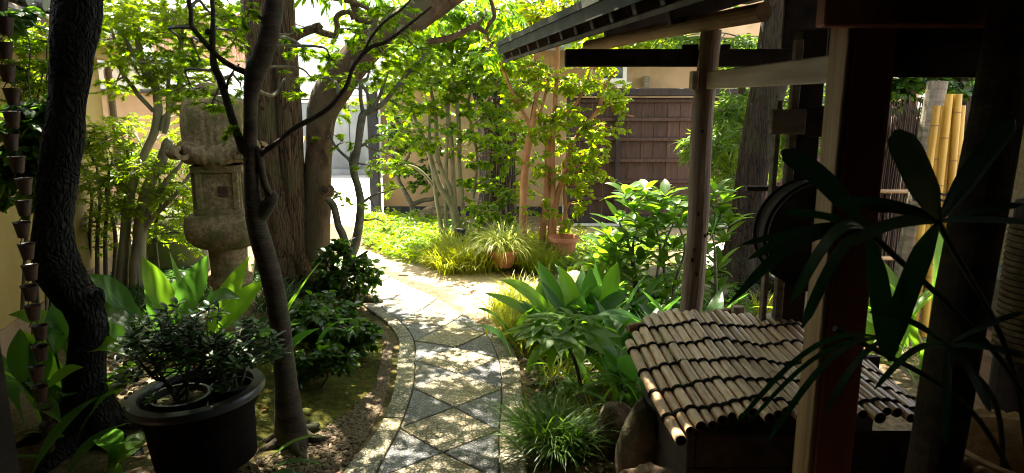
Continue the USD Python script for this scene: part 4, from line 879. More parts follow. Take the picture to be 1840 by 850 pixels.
v, f = rock((0, 0, 0), (.12, .11, .055), 51, rough=.2); obj('finial', (v + LC + [-.03, 0, 1.70], f), LANTERN, ln, smooth=45)

# ------------------------------------------------------------------ rain chain
rc = thing('rain_chain', 'copper cup rain chain hanging at the far left', 'rain chain', (-2.07, 2.75, 0))
RT, RB = at(2, 20, 2.75), at(92, 842, 2.75)
RT = RT + (RT - RB) * .20
ncup = 27
for i in range(ncup):
    t = i / (ncup - 1); c_ = RT + (RB - RT) * t + np.array([.012 * math.sin(i * 1.7), .01 * math.cos(i), 0]); tilt = .06 * math.sin(i * 2.3)
    v, f = lathe([(.018, -.030), (.020, -.030), (.031, .030), (.034, .036), (.030, .034), (.018, -.024), (0.004, -.025), (.004, -.03), (.018, -.030)], (0, 0, 0), 14)
    T = trimesh.transformations.euler_matrix(tilt, tilt * .7, 0)[:3, :3]
    cp = obj('cup', (v @ T.T + c_, f), COPPER, rc, smooth=40)
    if i < ncup - 1:
        n2 = RT + (RB - RT) * ((i + 1) / (ncup - 1))
        for sgn in (-1, 1):
            lk = np.array([c_ + [sgn * .004, 0, -.026], (c_ + n2) / 2 + [sgn * .014, 0, .005], n2 + [sgn * .028, 0, .03]])
            obj('link', tube(smooth_line(lk, 4), .0022, 5), COPPER, cp)
# path lamp
lm = thing('path_lamp', 'short black cylindrical garden lamp in the grass by the path', 'lamp', (-.58, 7.35, 0))
c_ = on(827, 457); c_[2] = 0
obj('body', lathe([(0, -.02), (.055, -.02), (.055, .24), (0, .24)], c_, 24), BLACK_PLASTIC, lm, smooth=40)
obj('head', lathe([(0, .243), (.062, .243), (.062, .275), (.056, .283), (0, .285)], c_, 24), BLACK_PLASTIC, lm, smooth=40)

# ================================================================== TREES
def limb(rows, Y, steps=7):
    """rows of (px, py, width px[, extra depth]) seen in the photograph, all about Y ahead -> centre line and radii in metres"""
    p, r = [], []
    for k_, row in enumerate(rows):
        y = Y + (row[3] if len(row) > 3 else 0.0); q_ = at(row[0], row[1], y); p.append(q_); r.append(row[2] / 2 * scale(q_))
    L = smooth_line(np.c_[np.array(p), np.array(r)], steps)
    return L[:, :3], np.maximum(L[:, 3], .0015)
def tree(name, label, cat, Y, limbs, clumps, t, leafmat, size, bark, twig=TWIG, seed=1, sides=12, bump=.10, freq=8, ridge=0.0, nridge=7, stretch=.3, up=.75, flat=.45, droop=.25, dd=.35, group=None, szvar=.25, tw0=.010, dens=3.2, slim=1.0, off=1.6):
    rng = np.random.default_rng(seed)
    lines = [limb(l, Y) for l in limbs]
    if slim != 1: lines = [(p, r * slim) for p, r in lines]
    base = lines[0][0][0].copy(); base[2] = 0
    th = thing(name, label, cat, base, group)
    big = max(l[1].max() for l in lines)
    for i, (p, r) in enumerate(lines):
        s_ = sides if r.max() > .03 else (8 if r.max() > .012 else 6)
        amp = bump if r.max() > .02 else bump * .7
        obj('trunk' if i == 0 else ('stem' if p[0][2] < .3 else 'branch'), tube(p, r, s_, bump=amp, freq=freq, seed=seed + i, ridge=ridge if r.max() > .06 else 0, nridge=nridge, stretch=stretch), bark, th, smooth=60)
    sk = np.vstack([l[0] for l in lines]); skr = np.concatenate([l[1] for l in lines])
    pos, d, nr, tw = [], [], [], []
    for c_ in clumps:
        px, py, rx, ry, n = c_[:5]; n = int(n * (dens if py > -30 else off)); y = Y + (c_[5] if len(c_) > 5 else 0.0); c3 = at(px, py, y); sc = scale(c3)
        r3 = np.array([rx * sc, min(dd, rx * sc * 1.2), max(ry * sc, .03)])
        a, b, m, tws, p0 = spray(c3, r3, n, rng, up=up, flat=flat, droop=droop)
        pos.append(a); d.append(b); nr.append(m); tw += tws
        k = np.argmin(((sk - c3) ** 2).sum(1) + 3 * np.maximum(0, sk[:, 2] - c3[2] - .1)); L = np.linalg.norm(sk[k] - c3)
        if L < 1.6:
            m_, pts = branch_to(sk[k], c3, rng, min(skr[k], tw0), .0035, .08); tw.append(m_)
            sub = np.vstack([pts, sk[k:k + 1]])
        else: sub = c3[None]
        for q_ in p0[:: 2]:
            kk = np.argmin(((sub - q_) ** 2).sum(1)); tw.append(branch_to(sub[kk], q_, rng, .0035, .002, .05, 3)[0])
    if pos:
        pos, d, nr = np.vstack(pos), np.vstack(d), np.vstack(nr)
        sz = size * rng.uniform(1 - szvar, 1 + szvar, len(pos))
        mats = leafmat if isinstance(leafmat, (list, tuple)) else [leafmat]
        wh = rng.integers(0, len(mats), len(pos))
        for i, mt in enumerate(mats):
            s_ = wh == i; obj('foliage', scatter(t, pos[s_], d[s_], nr[s_], sz[s_]), mt, th, kind='stuff')
        obj('twigs', cat_meshes(tw), twig, th, kind='stuff')
    return th

# black leaning trunk at the left
tree('pine_tree', 'black rough leaning trunk in the left foreground beside the rain chain', 'tree', 3.0,
     [[(166, 830, 150), (163, 790, 112), (158, 740, 88), (152, 690, 74), (157, 630, 68), (160, 590, 66), (148, 550, 70), (124, 515, 80), (104, 475, 84), (96, 420, 72), (98, 370, 66), (105, 310, 70), (113, 260, 72), (122, 190, 68), (128, 120, 74), (134, 60, 84), (140, 0, 88), (142, -150, 86), (150, -420, 80), (170, -760, 60)],
      [(104, 480, 50), (118, 490, 44), (140, 486, 20)], [(150, 560, 60), (170, 535, 40), (178, 520, 16)],
      [(150, -420, 50), (330, -560, 40, .3), (560, -700, 24, .5)], [(145, -300, 44), (0, -460, 34, .2), (-200, -560, 20, .5)]],
     [(140, -330, 240, 50, 420, 1.3), (280, -320, 200, 50, 420, .95), (170, -620, 330, 60, 900, .1), (430, -700, 260, 50, 700, .5), (-120, -560, 260, 60, 600, .3), (150, -900, 350, 70, 900, .2), (560, -480, 180, 40, 300, .6), (480, -620, 220, 40, 420, 1.0)],
     LANCE, L_DARK, .085, BARK_PINE, seed=3, slim=.9, off=3.2, sides=26, bump=.20, freq=11, ridge=.06, nridge=9, stretch=.45, dd=.8)

# slender maple in front
tree('slender_maple', 'slender grey maple trunk in front of the stone lantern with a side stub', 'tree', 3.0,
     [[(527, 815, 84), (524, 785, 62), (518, 730, 46), (511, 660, 38), (503, 580, 36), (488, 500, 37), (471, 440, 38), (459, 390, 34), (452, 330, 27), (450, 270, 25), (450, 215, 24), (452, 165, 26), (459, 130, 36), (472, 100, 36), (484, 60, 34), (493, 0, 34), (506, -120, 32), (515, -300, 26), (500, -520, 18)],
      [(462, 395, 28), (474, 380, 26), (485, 362, 25), (490, 352, 20), (483, 346, 14), (474, 325, 13), (469, 300, 14), (464, 275, 15), (455, 262, 12)],
      [(452, 133, 14), (432, 126, 11), (405, 112, 10), (378, 88, 9), (356, 62, 9), (344, 45, 9), (343, 20, 8), (338, -5, 8), (330, -60, 6)],
      [(450, 275, 20), (437, 268, 18), (428, 245, 16), (417, 212, 15), (405, 172, 14), (395, 140, 14), (385, 118, 14), (382, 90, 10), (382, 62, 11), (383, 30, 8), (380, -10, 7), (372, -70, 5)],
      [(383, 60, 9), (374, 56, 10), (371, 62, 7)],
      [(466, 282, 15), (476, 272, 12), (500, 255, 10), (530, 230, 10), (560, 214, 10), (590, 195, 10), (612, 170, 9), (625, 150, 9), (634, 122, 8), (650, 100, 8), (668, 84, 8), (692, 76, 7), (715, 60, 6), (738, 42, 5), (775, 12, 4)],
      [(650, 100, 6), (668, 66, 6), (690, 40, 5), (720, 18, 4), (745, -8, 3)],
      [(405, 172, 6), (412, 140, 4), (430, 115, 3)], [(506, -120, 18), (600, -200, 12, .2), (760, -260, 8, .4)], [(506, -200, 16), (400, -300, 10), (260, -330, 6, .2)]],
     [(445, 25, 34, 34, 36), (425, 70, 40, 30, 36, .3), (330, 102, 38, 12, 54, .5), (365, 120, 45, 16, 45, .5), (345, 158, 46, 12, 54, .5), (380, 188, 40, 10, 45, .4), (420, 232, 16, 18, 22), (432, 150, 20, 24, 20, .3),
      (520, 62, 20, 12, 14, .5), (548, 92, 36, 12, 45, .6), (592, 108, 44, 16, 54, .6), (560, 140, 40, 14, 45, .7), (610, 140, 36, 14, 36, .5), (545, 168, 30, 10, 27, .7), (640, 60, 50, 30, 72, .5), (700, 30, 60, 30, 81, .4), (740, 80, 50, 40, 63, .5),
      (660, 130, 40, 16, 27, .4), (690, 100, 44, 26, 54, .3), (400, 30, 40, 20, 30, .3), (620, -120, 150, 40, 260, .3), (760, -240, 160, 40, 300, .5), (400, -280, 200, 50, 350, .2), (520, -420, 220, 60, 400)],
     MAPLE, [L_MAPLE, L_MAPLE_Y], .036, BARK_GREY, seed=5, dens=2.0, sides=18, bump=.09, freq=13, stretch=1.4, up=.9, flat=.35, droop=.2, dd=.3)

# the double trunk behind
dt = tree('large_twin_tree', 'large furrowed twin trunk standing between lantern and path', 'tree', 5.45,
     [[(514, 560, 130), (512, 535, 98), (508, 480, 82), (501, 400, 72), (490, 310, 58), (480, 210, 52), (470, 100, 54), (463, 20, 54), (460, -70, 54), (455, -250, 50), (440, -600, 40)],
      [(527, 560, 66), (526, 520, 56), (527, 470, 50), (527, 400, 46), (524, 300, 44), (519, 200, 44), (515, 110, 38), (513, 20, 30), (511, -80, 30), (520, -300, 28), (560, -560, 20)],
      [(465, 62, 24), (440, 60, 18), (422, 52, 17), (405, 34, 16), (390, 8, 16), (370, -40, 12), (330, -120, 9)],
      [(520, 70, 22), (540, 60, 17), (558, 53, 15), (573, 47, 14), (577, 44, 11)],
      [(562, 53, 10), (585, 60, 12), (602, 64, 11), (606, 48, 10), (604, 34, 10), (612, 24, 10), (628, 22, 9), (636, 34, 9, .02)],
      [(488, 540, 30), (478, 570, 20), (470, 590, 8)], [(455, -250, 30), (300, -420, 20, .3), (120, -500, 12, .5)], [(520, -300, 24), (680, -420, 18, .2), (900, -500, 10, .2)]],
     [(420, 20, 50, 30, 54, .5), (390, 50, 30, 20, 27, .5), (460, -160, 200, 60, 800, .2), (640, -420, 260, 70, 560, .1), (860, -500, 240, 60, 300, .0), (260, -440, 260, 70, 800, .2), (520, -640, 330, 90, 600, -.2), (760, -640, 300, 80, 350, -.6), (620, -300, 180, 40, 160, -.7)],
     OVAL, [L_GREEN, L_MAPLE], .075, BARK_BROWN, seed=9, sides=30, bump=.13, freq=10, ridge=.10, nridge=10, stretch=.10, dd=.9)

# the bent trunk
tree('bent_tree', 'smooth brown trunk bending right across the gate view with a knot hole', 'tree', 5.54,
     [[(562, 560, 84), (563, 535, 66), (564, 490, 56), (567, 420, 52), (570, 340, 48), (573, 270, 48), (576, 225, 50), (584, 188, 58), (604, 152, 62), (632, 115, 60), (662, 82, 58), (700, 56, 56), (748, 28, 54), (800, -6, 50), (870, -60, 48), (960, -140, 40), (1080, -260, 28)],
      [(575, 344, 26), (583, 344, 30), (590, 344, 27, -.03), (593, 345, 16, -.05)],
      [(716, 66, 18), (740, 72, 12), (774, 74, 12), (800, 70, 11), (822, 62, 11), (842, 52, 11), (853, 47, 12), (862, 52, 9), (876, 60, 7)],
      [(872, 58, 6), (880, 42, 7), (888, 30, 8), (886, 14, 7), (880, -6, 7), (872, -40, 6)], [(852, 46, 7), (862, 40, 6), (868, 32, 5), (874, 26, 4)],
      [(694, 44, 22), (676, 40, 18), (662, 37, 16), (646, 34, 17), (640, 20, 15), (634, 2, 15), (622, -30, 13), (600, -90, 10)],
      [(650, 34, 9), (668, 22, 8), (640, 6, 8, -.05), (600, -2, 7), (575, -8, 5)]],
     [(760, 30, 50, 24, 72, .3), (812, 28, 40, 26, 63, .2), (700, 12, 60, 22, 72, .3), (850, 20, 40, 24, 54, .2), (642, 20, 40, 22, 36, .3), (620, 95, 40, 16, 36, .4), (880, 90, 40, 22, 54, .3), (900, 20, 40, 30, 54, .3), (600, -40, 100, 30, 120), (820, -80, 150, 40, 160), (1000, -180, 200, 60, 260, -.2), (700, -200, 160, 50, 250, -.2), (780, -160, 200, 40, 330, -.9), (1060, -430, 260, 60, 700, -1.9), (905, -310, 150, 40, 260, -2.2)],
     LANCE, [L_GREEN, L_MAPLE], .085, BARK_RIGHT, seed=12, sides=26, bump=.07, freq=9, stretch=.6, dd=.6, droop=.5)
kh = trimesh.creation.torus(.030, .011, major_sections=20, minor_sections=8); kh.apply_transform(trimesh.transformations.rotation_matrix(math.radians(80), [1, 0, .25])); kh.apply_translation(at(583, 342, 5.41)); obj('knot_ring', kh, BARK_RIGHT, '/World/bent_tree', smooth=60)
kh = trimesh.creation.icosphere(2, .024); kh.apply_scale([1, .5, 1.1]); kh.apply_translation(at(583, 342, 5.405)); obj('knot_hole', kh, BAMBOO_END, '/World/bent_tree', smooth=True)

# thin twisted maple by the path
tree('twisted_maple', 'thin twisted young maple with green stems by the gate view', 'tree', 5.35,
     [[(608, 555, 26), (612, 528, 20), (618, 495, 18), (626, 470, 18), (638, 440, 17), (645, 405, 15), (648, 365, 14), (643, 335, 13), (636, 308, 13), (641, 275, 13), (645, 250, 13), (648, 225, 14), (653, 205, 13), (668, 199, 10), (688, 186, 10), (705, 166, 9), (720, 148, 9), (734, 130, 8), (750, 112, 7), (765, 96, 4)],
      [(622, 480, 16), (623, 450, 14), (617, 425, 14), (608, 405, 13), (603, 384, 13), (598, 368, 13), (588, 356, 11)],
      [(654, 208, 10), (650, 190, 7), (648, 172, 7), (649, 148, 8), (660, 140, 5), (664, 122, 4)], [(660, 203, 9), (666, 190, 7), (662, 172, 6), (652, 155, 6), (640, 142, 4)], [(668, 200, 8), (680, 178, 6), (690, 150, 6), (698, 128, 4)],
      [(730, 138, 6), (732, 120, 6), (737, 106, 6)], [(636, 306, 7), (628, 288, 6), (614, 275, 5), (602, 262, 5), (597, 252, 3)], [(632, 310, 6), (630, 285, 6), (640, 268, 6), (660, 256, 5), (672, 243, 5)], [(648, 366, 6), (670, 352, 4), (700, 342, 3), (715, 338, 2)],
      [(620, 470, 8), (640, 464, 5, -.1), (660, 452, 4, -.2)]],
     [(600, 205, 34, 14, 36, .2), (588, 245, 34, 12, 27, .2), (612, 258, 30, 12, 27), (690, 244, 36, 14, 36), (672, 300, 40, 14, 45), (700, 280, 30, 16, 27, .1), (700, 338, 30, 12, 27), (612, 352, 30, 8, 22), (690, 400, 34, 10, 22), (672, 372, 30, 10, 18), (710, 130, 50, 26, 63), (760, 110, 40, 26, 63), (735, 160, 44, 20, 45), (690, 170, 36, 20, 36), (640, 160, 36, 16, 36), (770, 150, 40, 30, 54), (720, 200, 30, 18, 27), (800, 120, 40, 26, 45)],
     MAPLE, [L_MAPLE, L_MAPLE_Y], .040, TWIG, seed=15, dens=2.2, sides=12, bump=.12, freq=18, up=.9, flat=.35, droop=.15, dd=.3)

# pale multi stemmed tree at the left
tree('pale_left_tree', 'pale grey many stemmed maple left of the stone lantern', 'tree', 5.25,
     [[(250, 520, 36), (247, 480, 30), (250, 440, 26), (253, 395, 24), (262, 350, 24), (276, 315, 22), (288, 293, 22), (297, 270, 22), (303, 256, 22), (308, 252, 12)],
      [(219, 518, 24), (221, 470, 21), (225, 420, 19), (229, 375, 19), (240, 325, 18), (252, 292, 17), (266, 262, 17), (278, 236, 17), (284, 205, 18), (283, 180, 16), (278, 150, 14), (266, 127, 13), (252, 110, 12), (240, 98, 10), (230, 80, 9), (222, 66, 7), (205, 40, 5)],
      [(282, 175, 13), (276, 155, 12), (262, 135, 13), (254, 110, 12), (250, 84, 13), (246, 55, 12), (243, 28, 11), (232, 14, 9), (218, 4, 8), (200, -15, 6)], [(243, 28, 9), (252, 12, 7), (258, -10, 6)],
      [(292, 235, 12), (296, 212, 11), (306, 200, 9), (314, 182, 9), (321, 160, 9), (325, 135, 9), (324, 105, 10), (326, 60, 9), (328, 30, 9), (338, 10, 7)],
      [(295, 240, 10), (302, 215, 9), (302, 165, 8), (304, 120, 7), (305, 100, 5)], [(258, 405, 16), (268, 375, 15), (282, 350, 13), (300, 325, 11), (315, 306, 9), (323, 296, 7), (340, 270, 5)],
      [(258, 415, 12), (275, 390, 11), (300, 366, 10), (322, 340, 9), (345, 308, 8), (358, 292, 5)],
      [(276, 200, 9), (262, 185, 9), (248, 170, 9), (238, 155, 8), (224, 138, 8), (215, 118, 7), (216, 92, 6), (206, 70, 6), (198, 45, 5)]],
     [(220, 30, 60, 26, 180), (270, 20, 60, 26, 180), (320, 20, 50, 26, 135), (200, 70, 46, 26, 108), (250, 62, 50, 22, 135), (300, 60, 50, 26, 135), (350, 40, 40, 26, 90), (290, 100, 40, 24, 90), (330, 100, 46, 22, 90), (212, 118, 40, 18, 72), (250, 140, 40, 14, 63), (320, 130, 46, 16, 90), (300, 160, 46, 12, 63), (200, 150, 36, 12, 54), (345, 150, 40, 12, 54), (350, -80, 120, 50, 90), (360, 200, 40, 14, 45), (170, 40, 30, 24, 60), (200, 20, 60, 24, 120, -.4), (300, 30, 60, 24, 120, -.4), (380, 90, 40, 24, 70), (390, 30, 40, 30, 80), (250, 110, 50, 18, 80, -.3), (340, 185, 50, 12, 60, -.4), (400, 150, 30, 24, 54), (230, 90, 40, 18, 80), (280, 130, 40, 16, 80), (360, 70, 40, 24, 80), (400, 110, 36, 20, 60, .4), (430, 60, 30, 30, 60, .5), (225, 215, 36, 14, 60, .5), (310, 240, 30, 14, 50, .6), (345, 215, 30, 14, 60, .6), (205, 165, 34, 16, 60, .5), (290, 60, 60, 30, 120, .6), (390, 190, 36, 14, 50, .8), (370, 130, 40, 20, 70, .7), (590, 70, 50, 26, 70, .9), (620, 190, 40, 16, 50, .9)],
     MAPLE, [L_MAPLE_Y, L_YELLOW], .040, BARK_PALE, twig=TWIG_PALE, seed=21, slim=.88, dens=2.4, sides=14, bump=.08, freq=12, stretch=.8, up=.9, flat=.4, droop=.15, dd=.5)

# pale stemmed clump at the centre
ctr_l = [[(822, 448, 26), (821, 425, 23), (818, 390, 22), (810, 365, 19), (798, 348, 17), (788, 330, 15), (778, 300, 14), (768, 265, 12), (757, 240, 11), (748, 222, 10), (735, 190, 8), (715, 160, 6)],
     [(816, 385, 17), (812, 355, 15), (805, 330, 13), (794, 305, 12), (786, 280, 12), (784, 250, 12), (784, 228, 11), (780, 190, 9), (772, 150, 7), (768, 110, 5)],
     [(836, 440, 16), (834, 405, 13), (830, 350, 11), (826, 300, 10), (825, 250, 11), (823, 205, 11), (815, 150, 9), (812, 100, 7), (820, 60, 5)],
     [(824, 440, 15), (818, 370, 12), (814, 310, 11), (811, 260, 13), (806, 215, 12), (800, 165, 9), (792, 120, 7)],
     [(794, 425, 13), (790, 390, 12), (783, 350, 10), (778, 310, 9), (774, 275, 8), (771, 230, 8), (774, 190, 6)],
     [(802, 425, 12), (801, 370, 10), (802, 300, 9), (803, 250, 9), (806, 190, 7), (815, 140, 5)], [(786, 345, 9), (770, 322, 8), (756, 308, 8), (744, 300, 7), (730, 296, 4)],
     [(842, 440, 11), (850, 360, 9), (858, 290, 8), (850, 240, 8), (842, 190, 7), (850, 140, 5)], [(826, 260, 7), (838, 240, 6), (856, 220, 5), (872, 206, 4)]]
tree('clump_tree', 'pale stemmed clump of upright trunks at the centre behind the black lamp', 'tree', 7.6, ctr_l,
     [(760, 90, 50, 26, 135), (810, 80, 50, 26, 135), (860, 90, 44, 30, 126), (740, 130, 40, 24, 90), (790, 140, 50, 26, 126), (845, 140, 46, 26, 126), (890, 150, 36, 30, 90), (720, 190, 34, 22, 72), (765, 190, 40, 22, 90), (860, 200, 36, 22, 81), (905, 210, 30, 24, 63), (820, 180, 30, 20, 54), (880, 260, 30, 20, 54), (850, 290, 30, 18, 45), (800, 60, 70, 24, 162), (870, 50, 40, 24, 90), (870, 330, 34, 16, 45), (820, 270, 26, 20, 27), (800, 0, 90, 30, 220), (900, 60, 40, 30, 90), (835, 240, 24, 20, 27), (880, 390, 30, 14, 45, -.2), (905, 350, 24, 20, 36, -.2), (840, 330, 18, 14, 18, -.3), (735, 240, 36, 22, 54, -.3), (715, 300, 26, 18, 36, -.3), (760, 260, 30, 16, 40, -.3), (900, 280, 30, 30, 54, -.3), (880, 230, 40, 24, 54, -.4), (860, 370, 30, 18, 36, -.4), (915, 390, 22, 18, 36, -.3), (800, 230, 30, 14, 30, -.3), (850, 420, 30, 12, 30, -.4), (700, 150, 40, 30, 63), (690, 90, 40, 30, 63)],
     ROUND, [L_YELLOW, L_GREEN, L_MAPLE_Y], .052, BARK_PALE, twig=TWIG_PALE, seed=31, slim=.72, dens=3.6, sides=10, bump=.06, freq=12, up=.8, flat=.5, droop=.2, dd=.5)
# camellia before the tan wall
tree('camellia_shrub', 'glossy green camellia with crooked stems against the tan wall', 'shrub', 9.3,
     [[(742, 395, 10), (740, 370, 9), (730, 350, 9), (722, 335, 8), (715, 320, 7), (722, 300, 6), (735, 280, 5)], [(740, 368, 8), (760, 360, 8), (776, 358, 7), (788, 350, 6), (790, 330, 5), (770, 300, 4)], [(722, 335, 6), (712, 310, 5), (708, 285, 4)]],
     [(720, 215, 30, 18, 90), (745, 250, 34, 20, 126), (712, 262, 24, 18, 72), (742, 300, 34, 16, 126), (705, 300, 18, 14, 54), (768, 322, 30, 16, 90), (775, 270, 26, 20, 72), (710, 235, 24, 16, 63), (752, 332, 20, 10, 45), (700, 230, 20, 20, 45), (690, 260, 20, 20, 36)],
     OVAL, [L_GREEN, L_DARK, L_MAPLE], .06, TWIG, seed=35, dens=2.2, sides=8, dd=.35)

# orange barked trees
or_l = [[(946, 478, 32), (944, 450, 22), (940, 415, 19), (940, 370, 18), (942, 320, 18), (945, 285, 17), (952, 250, 17), (956, 228, 16), (960, 195, 12), (965, 165, 11), (964, 120, 10), (962, 80, 9), (955, 50, 9), (946, 20, 8), (936, -10, 7), (915, -60, 5)],
     [(976, 475, 26), (974, 440, 17), (977, 400, 14), (982, 350, 13), (984, 300, 12), (984, 255, 12), (986, 240, 12), (995, 205, 11), (999, 160, 10), (1002, 110, 10), (1004, 60, 8), (1012, 10, 7)],
     [(985, 478, 24), (988, 440, 15), (991, 390, 14), (993, 330, 13), (992, 290, 13), (994, 245, 12), (1003, 225, 10), (1018, 205, 9), (1035, 185, 8), (1050, 160, 7), (1058, 135, 5), (1064, 110, 4)],
     [(990, 470, 16), (996, 400, 13), (1002, 350, 13), (1010, 325, 12), (1018, 290, 11), (1030, 258, 10), (1045, 235, 9), (1063, 214, 9), (1076, 196, 9), (1082, 172, 8), (1090, 150, 6), (1108, 128, 4)],
     [(955, 228, 10), (942, 205, 9), (930, 185, 8), (918, 160, 8), (908, 135, 8), (899, 115, 8), (888, 96, 8), (880, 80, 6), (868, 64, 4)], [(984, 245, 9), (972, 228, 7), (968, 212, 7), (978, 178, 6), (986, 140, 6), (992, 100, 5)],
     [(1008, 478, 16), (1012, 440, 11), (1008, 420, 12), (1014, 395, 11), (1016, 370, 9), (1014, 345, 8), (1020, 318, 8), (1022, 300, 6)], [(1010, 425, 10), (1018, 400, 9), (1016, 380, 8), (1022, 365, 7)],
     [(1080, 180, 6), (1092, 178, 5), (1104, 200, 4), (1118, 205, 4), (1140, 210, 3)], [(1006, 60, 6), (1024, 40, 5), (1040, 10, 4)], [(955, 55, 6), (965, 30, 5), (978, 0, 5)]]
tree('orange_bark_tree', 'orange brown smooth barked multi stemmed tree beside the terracotta pot', 'tree', 7.0, or_l,
     [(940, 120, 40, 26, 99), (985, 140, 40, 24, 90), (1030, 150, 40, 20, 81), (1080, 150, 40, 20, 72), (1105, 190, 30, 16, 45), (935, 180, 30, 22, 63), (1020, 200, 34, 20, 63), (1060, 230, 34, 18, 63), (1010, 260, 34, 18, 54), (1045, 280, 36, 18, 72), (1075, 255, 24, 16, 36), (960, 300, 30, 20, 36), (1000, 310, 34, 18, 54), (1050, 310, 26, 14, 45), (960, 30, 60, 26, 144), (1020, 25, 50, 24, 117), (1060, 50, 44, 22, 81), (900, 60, 40, 30, 90), (910, 110, 30, 26, 63), (1045, 340, 20, 12, 27), (1040, 370, 20, 14, 27), (985, 210, 26, 20, 36), (1090, 60, 50, 20, 81, .5), (1130, 20, 50, 20, 81, .5), (970, -60, 120, 40, 250), (1080, 120, 40, 14, 45, .4), (940, 340, 24, 24, 27, .3), (1075, 300, 28, 22, 36, -.1), (1030, 330, 26, 22, 36, -.2), (1000, 230, 36, 24, 45, -.2), (960, 240, 26, 20, 27, -.2), (925, 220, 24, 24, 30, -.2), (1020, 400, 24, 16, 27, -.2), (1100, 230, 26, 18, 27, -.2), (970, 370, 24, 18, 27, -.2), (1110, 160, 30, 16, 27, -.2)],
     OVAL, [L_ORANGE, L_YELLOW, L_MAPLE_Y], .056, BARK_ORANGE, twig=BARK_ORANGE, seed=41, slim=.8, dens=3.6, sides=12, bump=.09, freq=12, stretch=.5, up=.8, flat=.5, dd=.45)
# weathered broad stump
tree('weathered_trunk', 'broad weathered grey brown old trunk behind the central stems', 'tree', 8.3,
     [[(892, 425, 96), (893, 400, 76), (893, 350, 66), (894, 300, 64), (895, 250, 66), (892, 215, 62), (896, 190, 46), (900, 160, 30), (905, 120, 24), (915, 60, 20)], [(880, 220, 22), (868, 195, 16), (850, 160, 12), (835, 110, 8)]],
     [(860, 130, 70, 30, 162), (920, 90, 60, 30, 144), (880, 40, 80, 30, 180), (820, 100, 60, 30, 120), (940, 160, 40, 40, 100), (930, 240, 40, 40, 110), (925, 320, 40, 40, 90)], OVAL, [L_GREEN, L_YELLOW], .06, BARK_OLD, seed=45, dens=2.0, sides=30, bump=.16, freq=10, ridge=.10, nridge=14, stretch=.12, dd=.5)
# trunk behind the log post, podocarpus and trees beyond
tree('dark_right_tree', 'thick dark brown trunk behind the log post of the shelter', 'tree', 5.7,
     [[(1322, 530, 110), (1326, 500, 86), (1333, 440, 72), (1344, 370, 68), (1352, 310, 68), (1362, 250, 72), (1374, 190, 74), (1386, 130, 76), (1396, 60, 74), (1410, -60, 70), (1440, -300, 60)], [(1420, -200, 40), (1300, -330, 26), (1150, -420, 14, -.3)], [(1440, -300, 40), (1560, -420, 24), (1700, -500, 14, -.4)]],
     [(1170, -70, 180, 50, 1100, .9), (1120, -150, 180, 60, 900, 1.3), (1320, -160, 160, 60, 600, .8), (1300, -380, 240, 70, 500, -.3), (1500, -420, 260, 70, 500, -.3), (1700, -460, 240, 70, 420, -.5), (1160, -460, 180, 60, 300, -.4)], OVAL, [L_GREEN, L_DARK], .085, BARK_DARK, seed=51, slim=.80, sides=26, bump=.10, freq=9, ridge=.07, nridge=11, stretch=.12, dd=.9)
tree('podocarpus_tree', 'long narrow leaved evergreen between log post and dark trunk', 'tree', 6.9,
     [[(1322, 470, 22), (1318, 400, 18), (1312, 320, 16), (1318, 250, 14), (1330, 180, 12), (1340, 120, 10), (1345, 60, 7)], [(1312, 310, 9), (1295, 290, 7), (1270, 262, 5), (1240, 250, 3)], [(1318, 250, 8), (1340, 220, 6), (1385, 190, 5)]],
     [(1335, 180, 40, 26, 126), (1300, 240, 36, 24, 108), (1262, 250, 32, 18, 90), (1290, 290, 34, 18, 90), (1330, 220, 36, 24, 99), (1320, 290, 30, 20, 63), (1340, 130, 40, 24, 108), (1330, 80, 60, 20, 126), (1260, 75, 50, 16, 81), (1400, 200, 30, 40, 90), (1440, 180, 40, 30, 108), (1430, 260, 40, 30, 81), (1475, 170, 30, 26, 72), (1395, 300, 30, 40, 63), (1210, 70, 40, 18, 54), (1300, 310, 30, 14, 45), (1400, 80, 60, 20, 90), (1318, 200, 26, 30, 90, -.5), (1300, 270, 30, 26, 80, -.5), (1250, 262, 26, 14, 50, -.4), (1325, 330, 24, 20, 50, -.4), (1340, 250, 24, 30, 50, -.8), (1410, 240, 24, 40, 60), (1290, 200, 24, 14, 40, -.3)],
     NARROW, L_PODO, .13, BARK_BROWN, seed=55, sides=12, up=.5, flat=.7, droop=.35, dd=.4)
tree('bright_back_tree', 'yellow green leafy tree crown above the roof edge and fence', 'tree', 9.6,
     [[(1085, 410, 26), (1084, 330, 22), (1086, 250, 20), (1080, 180, 18), (1070, 110, 16), (1062, 50, 12), (1056, 0, 10)], [(1070, 110, 10), (1120, 70, 8), (1180, 40, 5)], [(1064, 60, 9), (1010, 30, 6), (960, 10, 4)]],
     [(900, 20, 60, 26, 162), (980, 20, 60, 26, 162), (1060, 30, 60, 26, 162), (1130, 50, 50, 22, 135), (1180, 72, 50, 16, 117), (1100, 90, 40, 16, 72), (1040, 80, 40, 22, 90), (960, 70, 50, 24, 108), (1240, 80, 40, 12, 72), (1000, -50, 200, 50, 500), (880, 80, 40, 26, 90), (830, 40, 50, 30, 120), (760, 60, 60, 30, 130), (720, 120, 50, 30, 110), (790, 120, 50, 30, 110), (850, 120, 50, 30, 110), (690, 40, 50, 30, 90), (900, 130, 50, 30, 110), (1090, 82, 44, 14, 90, -.3), (1140, 80, 40, 14, 90, -.3), (1190, 70, 40, 16, 90, -.3), (1225, 66, 30, 14, 60, -.3)],
     OVAL, [L_ORANGE, L_YELLOW, L_MAPLE_Y], .07, BARK_ORANGE, twig=TWIG_PALE, seed=61, sides=10, dd=.6)
